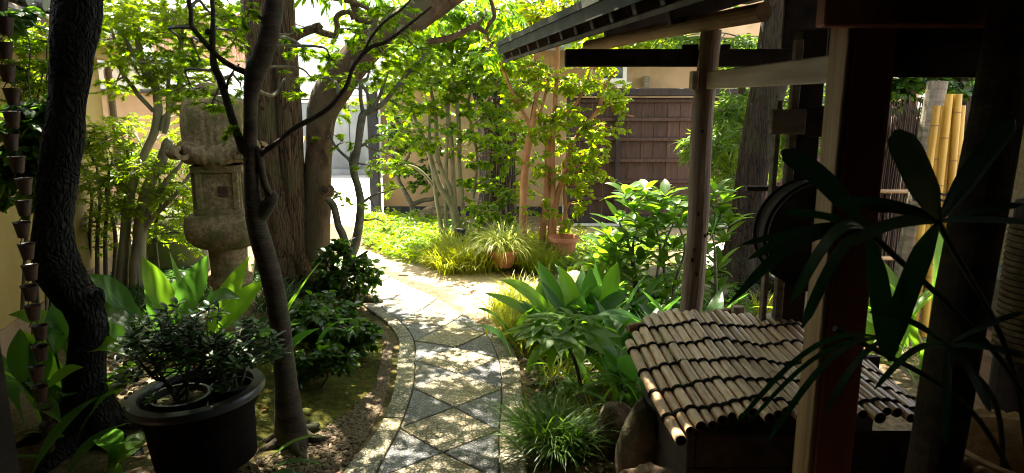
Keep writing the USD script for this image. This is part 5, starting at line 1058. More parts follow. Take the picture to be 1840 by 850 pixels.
tree('evergreen_tree', 'dense green tree above the brushwood fence and bamboo poles', 'tree', 6.4,
     [[(1640, 420, 34), (1638, 300, 28), (1632, 200, 24), (1636, 140, 22), (1640, 60, 18)], [(1734, 400, 30), (1730, 250, 28), (1735, 150, 26), (1742, 60, 20)], [(1636, 140, 10), (1600, 110, 8), (1560, 90, 6)]],
     [(1590, 155, 40, 22, 108), (1640, 140, 40, 24, 108), (1700, 150, 40, 22, 99), (1740, 150, 40, 30, 90), (1580, 110, 50, 26, 100), (1680, 110, 50, 26, 100), (1500, 180, 50, 40, 108), (1520, 260, 50, 50, 90), (1640, 60, 80, 30, 160), (1610, 185, 40, 16, 63), (1790, 140, 40, 40, 80)],
     OVAL, [L_GREEN, L_DARK], .075, BARK_BROWN, seed=65, sides=12, dd=.5)
# shrubs at the left
def stems_px(xs, y0, y1, w, rng, sway=14):
    return [[(x, y0, w), (x + rng.normal(0, sway * .4), y0 + (y1 - y0) * .4, w * .8), (x + rng.normal(0, sway * .7), y0 + (y1 - y0) * .75, w * .6), (x + rng.normal(0, sway), y1, w * .35)] for x in xs]
rr_ = np.random.default_rng(71)
tree('nandina_shrub', 'yellow green fine leaved shrub between black trunk and stone lantern', 'shrub', 5.45, stems_px([175, 190, 205, 232, 262, 285, 160], 500, 300, 8, rr_),
     [(190, 250, 46, 18, 144), (240, 262, 46, 16, 126), (160, 270, 34, 22, 108), (215, 290, 50, 18, 162), (265, 300, 46, 16, 126), (180, 320, 46, 20, 162), (235, 330, 50, 18, 153), (290, 335, 44, 16, 117), (330, 350, 34, 18, 81), (200, 365, 50, 20, 153), (260, 370, 50, 18, 135), (305, 385, 36, 18, 90), (180, 400, 40, 20, 60), (225, 405, 46, 14, 50), (340, 400, 24, 20, 40), (345, 300, 22, 20, 45), (150, 340, 30, 30, 60), (335, 430, 20, 24, 40), (310, 262, 30, 12, 60), (330, 330, 30, 14, 50), (215, 238, 30, 8, 40), (280, 275, 20, 8, 40), (150, 300, 26, 12, 40), (170, 400, 50, 24, 80), (300, 420, 40, 20, 60), (260, 420, 40, 20, 60), (190, 440, 40, 20, 60), (345, 370, 24, 20, 50), (320, 300, 30, 14, 50), (170, 230, 40, 14, 90), (230, 225, 40, 10, 70), (290, 300, 40, 16, 110, -.2), (240, 300, 50, 18, 140, -.25), (190, 330, 50, 22, 150, -.25), (285, 350, 44, 20, 130, -.25), (330, 380, 34, 18, 90, -.25), (230, 375, 50, 20, 130, -.25), (345, 440, 20, 24, 50), (160, 260, 20, 40, 80), (340, 340, 24, 14, 60, -.3)],
     LANCE, [L_MAPLE_Y, L_YELLOW, L_MAPLE_Y], .046, TWIG, seed=72, dens=2.5, sides=8, dd=.45, up=.8, flat=.4, droop=.1)
tree('nandina_shrub', 'yellow green fine leaved shrub under the tiled eave left of the black trunk', 'shrub', 3.85, stems_px([40, 60, 85], 560, 130, 7, rr_),
     [(50, 80, 40, 22, 135), (85, 70, 30, 24, 99), (30, 120, 36, 20, 99), (75, 120, 36, 18, 99), (55, 155, 40, 18, 90), (90, 160, 24, 18, 54), (20, 60, 26, 26, 70), (45, 190, 40, 16, 63)],
     LANCE, [L_MAPLE_Y, L_YELLOW, L_MAPLE], .042, TWIG, seed=74, sides=8, dd=.35, up=.8, flat=.4, droop=.1)
tree('broadleaf_shrub', 'dark green broad leaved shrub behind the rain chain', 'shrub', 3.4, stems_px([70, 88, 60], 600, 200, 7, rr_),
     [(60, 190, 36, 18, 54), (40, 220, 36, 18, 54), (80, 215, 26, 20, 45), (60, 255, 36, 18, 54), (85, 280, 24, 20, 45), (50, 300, 30, 18, 45), (80, 320, 26, 16, 36), (65, 350, 26, 16, 36), (20, 30, 40, 20, 54), (10, 300, 20, 20, 30), (-10, 350, 30, 14, 20)],
     OVAL, [L_DARK, L_GREEN], .078, TWIG, seed=76, sides=8, dd=.3, up=.8, flat=.4)
# low shrubs beside the path
tree('camellia_bush', 'small glossy dark green bush at the foot of the twisted maple', 'bush', 5.15, stems_px([600, 618, 640], 550, 470, 9, rr_, 20),
     [(600, 450, 30, 20, 81), (640, 470, 34, 18, 90), (610, 490, 36, 18, 90), (655, 500, 30, 16, 81), (590, 510, 24, 20, 54), (640, 520, 34, 14, 72), (668, 492, 18, 14, 36), (585, 470, 20, 24, 45), (620, 440, 20, 14, 36)],
     OVAL, [L_DARK, L_GREEN], .055, TWIG, seed=78, dens=2.2, sides=8, dd=.3, up=.8, flat=.5)
tree('rhododendron_bush', 'dark green spreading bush on the moss mound by the path', 'bush', 4.05, [[(578, 690, 15), (582, 668, 13), (595, 645, 12), (612, 628, 11), (618, 612, 9), (610, 590, 6)], [(540, 670, 11), (535, 640, 9), (530, 610, 7), (545, 580, 5)], [(500, 660, 10), (505, 620, 8), (520, 590, 5)], [(612, 628, 7), (640, 600, 5), (655, 585, 4)]],
     [(540, 560, 40, 20, 108), (580, 552, 40, 18, 108), (615, 565, 36, 20, 99), (640, 585, 32, 18, 90), (560, 595, 40, 18, 99), (605, 605, 40, 16, 90), (520, 600, 30, 20, 63), (640, 615, 26, 14, 45), (545, 630, 36, 18, 54), (520, 560, 26, 18, 60), (530, 590, 26, 18, 60), (500, 640, 30, 20, 45), (660, 600, 18, 14, 36), (655, 625, 18, 12, 30), (600, 630, 30, 12, 40), (560, 570, 40, 18, 80, -.2), (610, 585, 36, 16, 70, -.2), (480, 600, 30, 24, 60), (540, 660, 30, 12, 36)],
     OVAL, [L_DARK, L_GREEN, L_GREEN], .058, TWIG, seed=80, dens=2.0, sides=8, dd=.32, up=.85, flat=.4)

# root flares where the big trunks meet the soil
def roots(tree_path, c, r, n, seed, mat, L=2.2):
    rng = np.random.default_rng(seed); a0 = rng.uniform(0, 6.28)
    for i in range(n):
        a = a0 + i * 2 * math.pi / n + rng.normal(0, .25); d = np.array([math.cos(a), math.sin(a), 0]); s_ = np.array([-d[1], d[0], 0]); ln = r * L * rng.uniform(.8, 1.4)
        g0 = float(ground_z(np.array([c[0]]), np.array([c[1]]))[0])
        pts = [c + d * r * .45 + [0, 0, g0 + r * 1.5], c + d * r * .95 + [0, 0, g0 + r * .55], c + d * (r + ln * .5) + s_ * rng.normal(0, .03) + [0, 0, g0 + r * .08], c + d * (r + ln) + s_ * rng.normal(0, .06) + [0, 0, g0 - r * .35]]
        p = smooth_line(pts, 5); obj('root', tube(p, np.linspace(r * .5, r * .16, len(p)), 10, bump=.12, freq=14, seed=seed + i), mat, tree_path, smooth=60)
for path_, bp, r, n, sd, mt in (('/World/pine_tree', at(163, 790, 3.0), .13, 5, 1, BARK_PINE), ('/World/slender_maple', at(524, 788, 3.0), .062, 5, 2, BARK_GREY), ('/World/large_twin_tree', at(514, 545, 5.45), .22, 6, 3, BARK_BROWN), ('/World/bent_tree', at(563, 540, 5.54), .14, 5, 4, BARK_RIGHT), ('/World/dark_right_tree', at(1325, 510, 5.7), .19, 6, 5, BARK_DARK), ('/World/clump_tree', at(822, 446, 7.6), .07, 5, 6, BARK_PALE), ('/World/orange_bark_tree', at(945, 474, 7.0), .07, 5, 7, BARK_ORANGE), ('/World/pale_left_tree', at(248, 520, 5.25), .08, 5, 8, BARK_PALE)):
    bp = np.array(bp); bp[2] = 0; roots(path_, bp, r, n, sd, mt)

tree('azalea_bush', 'low mid green bush on the moss just right of the slender maple foot', 'bush', 3.55, stems_px([540, 560, 585], 720, 660, 7, rr_, 14), [(545, 640, 30, 14, 60), (580, 632, 28, 12, 50), (560, 660, 34, 12, 60), (600, 655, 22, 10, 36), (525, 665, 20, 12, 36), (620, 640, 20, 10, 30)], OVAL, [L_GREEN, L_DARK], .042, TWIG, seed=88, sides=6, dd=.22, up=.85, flat=.45)

# ================================================================== PLANTS
R2D = math.degrees
ASP = [0.10, .16, .30, .62, .9, 1.0, .97, .85, .62, .32, 0.02]
def broad_plant(name, label, cat, base, specs, mat, group=None, prof=ASP, K=14, fold=.25, seed=0, twist=.5):
    """every leaf a part: specs of (azimuth deg, lean, bend, length, width[, material])"""
    rng = np.random.default_rng(seed + 900)
    th = thing(name, label, cat, base, group)
    for s_ in specs:
        az, le, be, L, W = s_[:5]; mt = s_[5] if len(s_) > 5 else mat
        off = s_[6] if len(s_) > 6 else (rng.normal(0, .03), rng.normal(0, .03))
        b_ = np.asarray(base, float) + [off[0], off[1], 0]
        m_, uv = blades(b_, math.radians(az), le, be, L, W, K, prof, fold, twist=rng.normal(0, twist), roll=s_[7] if len(s_) > 7 else 0.0)
        obj('leaf', m_, mt, th, smooth=True, uv=uv)
    return th
def leaf_to(root, b, t, W, sag=.06, face=.6, K=16):
    """one broad leaf: stalk from root to b, blade from b to t, its face turned partly to the garden door"""
    root, b, t = (np.asarray(x, float) for x in (root, b, t)); d = t - b; L = np.linalg.norm(d); u_ = d / L
    s_ = np.linspace(0, 1, K + 1); cl = b + d * s_[:, None] + np.array([0, 0, 1.0]) * (sag * L * np.sin(np.pi * s_ ** 1.2))[:, None]
    nf = (O - b) / np.linalg.norm(O - b) * face + np.array([0, 0, 1.0]) * (1 - face); side = np.cross(u_, nf); side /= np.linalg.norm(side); nv = np.cross(side, u_)
    w = W / 2 * np.interp(s_, np.linspace(0, 1, 10), [.12, .45, .8, .97, 1, .96, .84, .62, .33, .02])
    ks = (-1, -.5, 0, .5, 1); zz = (.28, .06, -.06, .06, .28)
    cols = np.stack([cl + side * (w * k_)[:, None] + nv * (w * z_ * (1 + .3 * np.sin(9 * s_)))[:, None] for k_, z_ in zip(ks, zz)], 1)
    f = []
    for i in range(K):
        for j in range(4): a0 = 5 * i + j; f += [(a0, a0 + 1, a0 + 6), (a0, a0 + 6, a0 + 5)]
    uv = np.zeros((K + 1, 5, 2)); uv[..., 0] = np.linspace(0, 1, 5); uv[..., 1] = s_[:, None]
    st = tube(smooth_line([root, (root + b) / 2 + [0, 0, .02], b + d * .04], 4), .006, 5)
    v = np.vstack([cols.reshape(-1, 3), st[0]]); f = np.vstack([np.array(f), st[1] + len(cols.reshape(-1, 3))])
    return v, f, np.vstack([uv.reshape(-1, 2), np.full((len(st[0]), 2), .5)])
def rand_specs(n, rng, L=(.35, .55), W=(.07, .11), lean=(.1, .6), bend=(.4, 1.3), az=(0, 360), mat=None, spread=.12):
    out = []
    for i in range(n):
        out.append((rng.uniform(*az), rng.uniform(*lean), rng.uniform(*bend), rng.uniform(*L), rng.uniform(*W), mat if rng.uniform() > .05 else L_ASPI_OLD, (rng.normal(0, spread), rng.normal(0, spread))))
    return out
def gz(p): p = np.array(p, float); p[2] = float(ground_z(p[0:1], p[1:2])[0]); return p
prg = np.random.default_rng(101)
# big lit leaves behind the tub
B = gz((-1.48, 3.55, 0))
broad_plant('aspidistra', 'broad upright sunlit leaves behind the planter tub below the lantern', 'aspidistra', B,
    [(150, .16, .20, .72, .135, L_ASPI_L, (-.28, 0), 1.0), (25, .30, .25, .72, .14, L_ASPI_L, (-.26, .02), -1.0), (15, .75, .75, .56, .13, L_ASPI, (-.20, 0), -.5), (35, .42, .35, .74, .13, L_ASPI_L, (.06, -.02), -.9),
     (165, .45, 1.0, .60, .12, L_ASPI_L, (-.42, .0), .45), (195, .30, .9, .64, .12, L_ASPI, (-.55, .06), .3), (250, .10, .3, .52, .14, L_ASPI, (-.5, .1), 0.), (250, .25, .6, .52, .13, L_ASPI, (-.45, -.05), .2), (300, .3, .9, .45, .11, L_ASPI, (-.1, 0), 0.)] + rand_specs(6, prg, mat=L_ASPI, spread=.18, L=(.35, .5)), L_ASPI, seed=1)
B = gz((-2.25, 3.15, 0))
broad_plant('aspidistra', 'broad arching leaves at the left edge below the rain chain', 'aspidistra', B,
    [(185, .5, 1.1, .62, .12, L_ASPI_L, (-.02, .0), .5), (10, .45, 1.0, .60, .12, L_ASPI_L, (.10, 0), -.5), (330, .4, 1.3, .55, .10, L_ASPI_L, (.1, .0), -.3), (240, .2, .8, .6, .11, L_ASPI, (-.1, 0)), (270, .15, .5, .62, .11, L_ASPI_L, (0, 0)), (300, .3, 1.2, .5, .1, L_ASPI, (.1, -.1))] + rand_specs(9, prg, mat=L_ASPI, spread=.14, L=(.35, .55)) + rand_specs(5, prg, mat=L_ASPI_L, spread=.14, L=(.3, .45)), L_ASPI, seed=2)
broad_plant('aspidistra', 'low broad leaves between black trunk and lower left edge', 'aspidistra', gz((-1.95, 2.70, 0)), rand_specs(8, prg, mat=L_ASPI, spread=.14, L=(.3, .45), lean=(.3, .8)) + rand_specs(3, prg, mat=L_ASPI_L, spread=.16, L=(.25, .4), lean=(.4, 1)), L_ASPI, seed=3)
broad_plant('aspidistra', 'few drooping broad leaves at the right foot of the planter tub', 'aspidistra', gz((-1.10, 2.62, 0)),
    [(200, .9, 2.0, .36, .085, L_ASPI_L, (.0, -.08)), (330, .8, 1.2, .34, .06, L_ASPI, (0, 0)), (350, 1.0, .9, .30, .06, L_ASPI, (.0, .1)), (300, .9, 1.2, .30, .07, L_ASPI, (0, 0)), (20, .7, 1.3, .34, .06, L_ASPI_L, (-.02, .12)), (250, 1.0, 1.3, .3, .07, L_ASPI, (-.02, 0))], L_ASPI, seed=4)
def heroes(th, root, rows):
    for (b, t, W, mt, sag, face) in rows:
        v, f, uv = leaf_to(root + np.array([(at(*b)[0] - root[0]) * .55, 0, 0]), at(*b), at(*t), W, sag, face); obj('leaf', (v, f), mt, th, smooth=True, uv=uv)
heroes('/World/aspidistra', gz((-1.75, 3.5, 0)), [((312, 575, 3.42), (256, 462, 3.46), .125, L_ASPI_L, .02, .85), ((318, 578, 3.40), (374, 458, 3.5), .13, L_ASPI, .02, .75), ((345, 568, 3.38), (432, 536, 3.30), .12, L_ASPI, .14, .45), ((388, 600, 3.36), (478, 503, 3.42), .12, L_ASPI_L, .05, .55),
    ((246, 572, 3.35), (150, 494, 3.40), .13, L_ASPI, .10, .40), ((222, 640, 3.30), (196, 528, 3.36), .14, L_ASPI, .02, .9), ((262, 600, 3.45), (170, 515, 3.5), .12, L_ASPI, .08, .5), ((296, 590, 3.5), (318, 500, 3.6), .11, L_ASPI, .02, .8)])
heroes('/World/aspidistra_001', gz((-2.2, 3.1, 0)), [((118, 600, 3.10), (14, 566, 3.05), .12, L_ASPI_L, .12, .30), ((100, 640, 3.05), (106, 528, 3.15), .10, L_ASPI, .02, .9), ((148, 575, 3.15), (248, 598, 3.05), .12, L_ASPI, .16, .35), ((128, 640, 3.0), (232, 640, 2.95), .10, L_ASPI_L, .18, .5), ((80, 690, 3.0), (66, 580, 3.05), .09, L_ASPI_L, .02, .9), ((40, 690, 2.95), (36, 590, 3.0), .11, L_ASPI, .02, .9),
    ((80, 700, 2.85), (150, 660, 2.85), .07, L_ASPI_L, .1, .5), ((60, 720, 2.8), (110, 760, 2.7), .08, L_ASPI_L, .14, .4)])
# right of the path
B = gz((.36, 4.35, 0))
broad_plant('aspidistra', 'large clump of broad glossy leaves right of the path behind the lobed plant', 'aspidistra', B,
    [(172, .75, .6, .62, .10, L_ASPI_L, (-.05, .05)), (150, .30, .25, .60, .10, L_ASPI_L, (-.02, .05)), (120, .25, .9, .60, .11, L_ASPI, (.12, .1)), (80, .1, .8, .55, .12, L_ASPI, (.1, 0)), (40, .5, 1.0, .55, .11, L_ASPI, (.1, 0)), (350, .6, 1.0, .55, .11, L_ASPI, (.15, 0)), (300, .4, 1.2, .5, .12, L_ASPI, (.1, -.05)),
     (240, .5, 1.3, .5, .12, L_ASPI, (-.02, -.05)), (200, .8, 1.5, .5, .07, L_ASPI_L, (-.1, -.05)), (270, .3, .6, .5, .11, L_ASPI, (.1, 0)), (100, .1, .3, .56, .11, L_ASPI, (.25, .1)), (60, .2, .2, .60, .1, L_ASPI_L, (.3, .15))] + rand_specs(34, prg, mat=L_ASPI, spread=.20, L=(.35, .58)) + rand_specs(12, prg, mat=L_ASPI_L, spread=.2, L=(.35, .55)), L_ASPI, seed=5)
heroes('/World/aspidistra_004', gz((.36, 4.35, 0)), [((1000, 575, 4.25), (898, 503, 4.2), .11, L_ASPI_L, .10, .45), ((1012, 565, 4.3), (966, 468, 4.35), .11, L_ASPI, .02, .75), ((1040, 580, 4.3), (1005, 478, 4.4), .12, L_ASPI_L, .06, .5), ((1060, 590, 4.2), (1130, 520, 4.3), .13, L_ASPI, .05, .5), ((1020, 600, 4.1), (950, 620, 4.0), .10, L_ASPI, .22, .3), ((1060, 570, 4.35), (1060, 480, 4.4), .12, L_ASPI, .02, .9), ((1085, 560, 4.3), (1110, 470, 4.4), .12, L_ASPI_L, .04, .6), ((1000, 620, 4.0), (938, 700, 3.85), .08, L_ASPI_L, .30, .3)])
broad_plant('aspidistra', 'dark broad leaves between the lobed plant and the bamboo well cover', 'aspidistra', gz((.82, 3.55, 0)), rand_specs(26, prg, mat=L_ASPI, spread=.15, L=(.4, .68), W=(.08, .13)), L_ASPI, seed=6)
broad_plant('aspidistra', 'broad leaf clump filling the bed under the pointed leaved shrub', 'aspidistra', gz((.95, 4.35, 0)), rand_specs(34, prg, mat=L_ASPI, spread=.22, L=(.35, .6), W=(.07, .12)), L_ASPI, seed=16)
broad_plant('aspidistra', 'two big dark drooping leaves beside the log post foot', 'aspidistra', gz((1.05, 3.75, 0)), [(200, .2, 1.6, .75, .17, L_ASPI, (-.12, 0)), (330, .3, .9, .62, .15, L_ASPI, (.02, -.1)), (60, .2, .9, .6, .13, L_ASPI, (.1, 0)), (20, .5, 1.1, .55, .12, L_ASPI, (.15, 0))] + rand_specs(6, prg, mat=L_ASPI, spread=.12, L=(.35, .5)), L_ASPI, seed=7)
broad_plant('ginger_plant', 'narrow arching leaves left of the bamboo well cover', 'plant', gz((.62, 3.25, 0)), rand_specs(22, prg, mat=L_ASPI_L, spread=.09, L=(.4, .65), W=(.03, .05), bend=(.9, 1.9), lean=(.15, .6)), L_ASPI_L, seed=8, prof=[.6, .8, 1, .95, .8, .5, 0.02])
broad_plant('ginger_plant', 'light green upright leaves beside the yellow bamboo poles', 'plant', gz((2.45, 4.0, 0)), rand_specs(26, prg, mat=L_ASPI_L, spread=.22, L=(.45, .85), W=(.04, .08), bend=(.5, 1.6), lean=(.05, .5)), L_ASPI_L, seed=9, prof=[.5, .8, 1, .95, .8, .5, 0.02])
broad_plant('aspidistra', 'tall pale broad leaf plant in front of the yellow bamboo', 'aspidistra', gz((2.42, 3.75, 0)), [(95, .08, .2, .98, .15, L_ASPI_L, (.12, 0)), (170, .5, 1.0, .75, .12, L_ASPI_L, (0, 0)), (10, .3, 1.2, .7, .12, L_ASPI, (.1, 0)), (260, .4, 1.1, .6, .11, L_ASPI_L, (0, 0))] + rand_specs(6, prg, mat=L_ASPI_L, spread=.1, L=(.35, .55)), L_ASPI, seed=10)
broad_plant('fan_leaf_plant', 'spiky green strap leaved plant behind the pale left tree', 'plant', np.array([-4.55, 8.0, .75]), rand_specs(60, prg, mat=L_GREEN, spread=.16, L=(.4, .75), W=(.03, .05), bend=(.5, 1.4), lean=(.1, 1.2)), L_GREEN, seed=11, prof=[.5, .9, 1, .9, .7, .4, 0.02], K=7)
# pointed leaf shrub (aucuba)
def whorl_shrub(name, label, cat, Y, stems, tips, mat, size, seed, nleaf=7, prof=(0.05, .5, .95, 1.0, .85, .5, 0.02)):
    rng = np.random.default_rng(seed); lines = [limb(l, Y) for l in stems]; base = lines[0][0][0].copy(); base[2] = 0
    th = thing(name, label, cat, base)
    for p, r in lines: obj('stem', tube(p, r, 6), TWIG, th, smooth=True)
    sk = np.vstack([l[0] for l in lines])
    for (px, py, dY) in tips:
        c_ = at(px, py, Y + dY); k_ = np.argmin(((sk - c_) ** 2).sum(1) + 2 * np.maximum(0, sk[:, 2] - c_[2] + .02)); obj('stem', branch_to(sk[k_], c_, rng, .006, .003, .0)[0], L_GREEN, th)
        a0 = rng.uniform(0, 360)
        for i in range(nleaf):
            lvl = i // 4
            m_, uv = blades(c_ - [0, 0, .03 * lvl], math.radians(a0 + i * 137 + rng.normal(0, 12)), rng.uniform(.55, 1.15) + .2 * lvl, rng.uniform(.3, .9), size * rng.uniform(.75, 1.2), size * rng.uniform(.30, .40), 6, prof, .25, twist=rng.normal(0, .3))
            obj('leaf', m_, mat[rng.integers(len(mat))], th, smooth=True, uv=uv)
    return th
tr = np.random.default_rng(5)
tips = [(1125, 350, 0), (1160, 345, .1), (1195, 352, 0), (1140, 375, -.1), (1180, 378, -.05), (1215, 372, .1), (1110, 395, 0), (1150, 405, -.15), (1195, 405, -.1), (1225, 400, .05), (1130, 430, -.1), (1170, 440, -.2), (1210, 440, -.1), (1095, 425, .1), (1105, 460, 0), (1150, 470, -.15), (1190, 475, -.1), (1275, 365, .3), (1295, 385, .3), (1280, 410, .25), (1300, 430, .3), (1270, 450, .2), (1290, 480, .2), (1080, 440, .2), (1240, 380, .3), (1120, 480, 0), (1220, 480, .1), (1300, 360, .4), (1145, 358, .2), (1178, 358, .2), (1210, 392, .2), (1170, 420, .1), (1128, 412, .2), (1105, 440, -.1), (1090, 470, -.1), (1135, 500, -.1), (1175, 510, -.1), (1215, 515, 0), (1270, 500, .1), (1290, 520, .1), (1190, 540, -.1), (1150, 540, -.1), (1070, 470, .1), (1080, 500, 0), (1265, 420, .2), (1285, 345, .3), (1310, 400, .3)]
whorl_shrub('aucuba_shrub', 'bright green pointed leaved shrub in front of the brown fence', 'shrub', 4.75, stems_px([1150, 1175, 1200, 1130, 1215], 600, 400, 8, tr) + stems_px([1260, 1290], 570, 420, 7, tr), tips, [L_AUCUBA, L_AUCUBA, L_AUCUBA, L_ASPI_L], .19, 6, nleaf=8)
# small-leaf plant by the pots
tree('low_shrub', 'light green small leaved bush behind the broad leaf clump', 'bush', 5.6, stems_px([1050, 1070, 1090], 520, 450, 6, tr), [(1050, 470, 30, 16, 72), (1085, 455, 30, 18, 72), (1115, 470, 26, 16, 54), (1065, 500, 30, 14, 54), (1100, 490, 26, 14, 45), (1030, 490, 20, 12, 36)], OVAL, [L_GROUND, L_MAPLE_Y], .045, TWIG, seed=84, sides=6, dd=.25)
# lobed leaves (fatsia)
def palmate(c_, az, tilt, R_, lobes, rng, width=.34, arc=300):
    ms = []
    for i in range(lobes):
        a = az + math.radians((i / (lobes - 1) - .5) * arc)
        L = R_ * (1 - .38 * abs(i / (lobes - 1) - .5) * 2)
        m_, uv = blades(c_, a, 1.45 + .25 * rng.normal() * .4, .45, L, L * width, 6, [.42, .8, 1, 1, .85, .5, .02], .15)
        ms.append(m_)
    v, f = cat_meshes(ms); d = np.array([math.cos(az), math.sin(az), 0]); axis = np.cross([0, 0, 1], d)
    T = trimesh.transformations.rotation_matrix(tilt, axis, c_); return trimesh.transform_points(v, T), f
def lobed_plant(name, label, base, top, leaves, mat, R_=.15, seed=0):
    rng = np.random.default_rng(seed); th = thing(name, label, 'plant', base)
    st = smooth_line([base, (np.asarray(base) + top) / 2 + [.02, 0, .02], top], 8); obj('stem', tube(st, np.linspace(.012, .008, len(st)), 8), TWIG, th, smooth=True)
    for (az, h, L, tilt) in leaves:
        k_ = st[int((len(st) - 1) * h)]; d = np.array([math.cos(math.radians(az)), math.sin(math.radians(az)), 0]); e = k_ + d * L + [0, 0, L * .45]
        pt_ = obj('petiole', tube(smooth_line([k_, k_ + d * L * .5 + [0, 0, L * .35], e], 4), .0035, 5), L_FATSIA, th)
        obj('leaf', palmate(e, math.radians(az), tilt, R_ * rng.uniform(.85, 1.2), 8, rng), mat, th, smooth=True)
B = gz(on(1048, 725, 0)); T_ = at(1010, 600, 3.32)
lobed_plant('fatsia', 'dark stemmed plant with large lobed leaves right of the path', B, T_, [(180, 1, .10, .2), (140, 1, .14, .15), (60, 1, .13, .1), (20, 1, .15, .2), (330, .95, .14, .2), (250, .95, .12, .3), (210, .9, .16, .3), (290, .9, .15, .3), (100, .9, .16, .1), (160, .85, .2, .3), (0, .8, .16, .3), (45, .75, .2, .3), (230, .75, .14, .5)], L_FATSIA, .165, 1)
lobed_plant('fatsia', 'low lobed leaf seedling beside the grass tuft and flat rock', gz(on(1040, 745, 0)) + [.0, .1, 0], gz(on(1040, 745, 0)) + [.02, .12, .10], [(200, 1, .08, .3), (300, 1, .08, .3), (80, 1, .08, .2), (0, .9, .1, .3), (150, .9, .08, .3)], L_FATSIA, .085, 2)
# grasses
L_TUFT = leafy('green_grass_blade', [(.05, .11, .012), (.09, .16, .018), (.14, .21, .03), (.22, .26, .07)], .4)
def grass(name, label, cat, bases, n, L, W, mat, rng, lean=(.1, .7), bend=(.6, 1.8), r=.06, K=5, kind=None, part=None, per=None):
    th = part or thing(name, label, cat, bases[0])
    bases = np.asarray(bases, float); idx = rng.integers(0, len(bases), n)
    b_ = bases[idx] + np.c_[rng.normal(0, r, (n, 2)), np.zeros(n)]
    m_, uv = blades(b_, rng.uniform(0, 2 * np.pi, n), rng.uniform(*lean, n), rng.uniform(*bend, n), rng.uniform(*L, n), rng.uniform(*W, n), K, [.8, 1, .9, .6, .02])
    obj('blades', m_, mat, th, kind='stuff', smooth=False); return th
gr_ = np.random.default_rng(55)
grass('grass_tuft', 'dark green fountain of fine grass at the lower right edge of the path', 'ornamental grass', [gz((.20, 2.86, 0)), gz((.15, 2.93, 0)), gz((.27, 2.9, 0))], 620, (.22, .38), (.006, .011), L_TUFT, gr_, lean=(.1, .75), bend=(.7, 1.9), r=.04, K=6)
def tufts(name, label, pts, n, L, W, mat, cat='grass plant', r=.05, **kw):
    for i, (p, lb) in enumerate(zip(pts, label)): grass(name, lb, cat, [gz(p)], n, L, W, mat, gr_, r=r, **kw)
tuf = [((.05, 4.55, 0), 'light grass clump at the path edge just behind the fatsia leaves'), ((-.02, 4.95, 0), 'light grass clump where the path bends beside the sandy earth'), ((.10, 5.2, 0), 'light grass clump behind the bend of the path'), ((.22, 4.75, 0), 'light grass clump left of the broad leaf clump'), ((.2, 4.3, 0), 'yellow green grass clump beneath the broad leaf tips')]
tufts('grass_clump', [t[1] for t in tuf], [t[0] for t in tuf], 420, (.18, .36), (.005, .010), L_GRASS, r=.07)
bases = [gz((x, y, 0)) for x, y in zip(gr_.uniform(-.85, .35, 90), gr_.uniform(6.25, 7.5, 90)) if x > -.95 + (y - 6.2) * -.28 and path_side(np.array([x]), np.array([y]))[0] > .62]
o_ = obj('grass_ground_cover', blades(np.repeat(bases, 60, 0) + np.c_[gr_.normal(0, .06, (len(bases) * 60, 2)), np.zeros(len(bases) * 60)], gr_.uniform(0, 6.28, len(bases) * 60), gr_.uniform(.1, .7, len(bases) * 60), gr_.uniform(.6, 1.8, len(bases) * 60), gr_.uniform(.20, .40, len(bases) * 60), gr_.uniform(.006, .012, len(bases) * 60), 4, [.8, 1, .9, .02])[0], L_GRASS, label='sunlit light grass ground cover between path and terracotta pots', cat='grass', kind='stuff')
def cover(name, label, pts, mats, t, size, hmax, rng, up=.8, flat=.5, cat='ground cover'):
    pts = np.asarray(pts, float); n = len(pts); z = ground_z(pts[:, 0], pts[:, 1]) + rng.uniform(.01, 1, n) ** .7 * hmax * (.5 + fbm(np.c_[pts[:, :2] * 4, np.zeros(n)], 3, 7))
    a = rng.uniform(0, 6.28, n); d = np.c_[np.cos(a), np.sin(a), rng.normal(.1, .4, n)]; nr = np.c_[rng.normal(0, flat, (n, 2)), np.full(n, up)]
    obj(name, scatter(t, np.c_[pts[:, :2], z], d, nr, size * rng.uniform(.7, 1.3, n)), mats, label=label, cat=cat, kind='stuff')
def region(n, poly, rng):
    pg = Polygon(poly); from shapely import contains_xy
    x0, y0, x1, y1 = pg.bounds; x, y = rng.uniform(x0, x1, n * 3), rng.uniform(y0, y1, n * 3); k = contains_xy(pg, x, y); return np.c_[x[k], y[k]][:n]
pxp = lambda L: [tuple(on(x, y)[:2]) for x, y in L]
cover('bamboo_grass', 'bright yellow green low leaf cover along the path towards the gate', region(7000, pxp([(655, 400), (700, 398), (790, 410), (800, 440), (770, 480), (700, 462), (652, 438)]), gr_), L_GROUND, LANCE, .075, .17, gr_)
cover('ivy_cover', 'low green leaf cover beneath the central stems', region(3500, pxp([(780, 405), (930, 420), (930, 440), (850, 450), (800, 440)]), gr_), L_GREEN, OVAL, .05, .10, gr_)
cover('fern_cover', 'mixed green low plants along the foot of the brown fence', region(1500, pxp([(1040, 440), (1240, 440), (1240, 452), (1060, 455)]), gr_), L_GREEN, LANCE, .07, .10, gr_)
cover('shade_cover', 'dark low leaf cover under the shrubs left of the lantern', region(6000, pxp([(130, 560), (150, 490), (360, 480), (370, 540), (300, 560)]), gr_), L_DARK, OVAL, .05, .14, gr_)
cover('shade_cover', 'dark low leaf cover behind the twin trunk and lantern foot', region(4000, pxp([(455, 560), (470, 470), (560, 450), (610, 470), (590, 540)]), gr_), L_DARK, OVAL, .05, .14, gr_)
cover('right_shade_cover', 'dark low leaves on the soil around the fatsia stem', region(1600, [(.15, 3.3), (.7, 3.1), (1.0, 3.6), (.9, 4.8), (.3, 4.9), (.12, 4.1)], gr_), L_GREEN, LANCE, .06, .08, gr_)
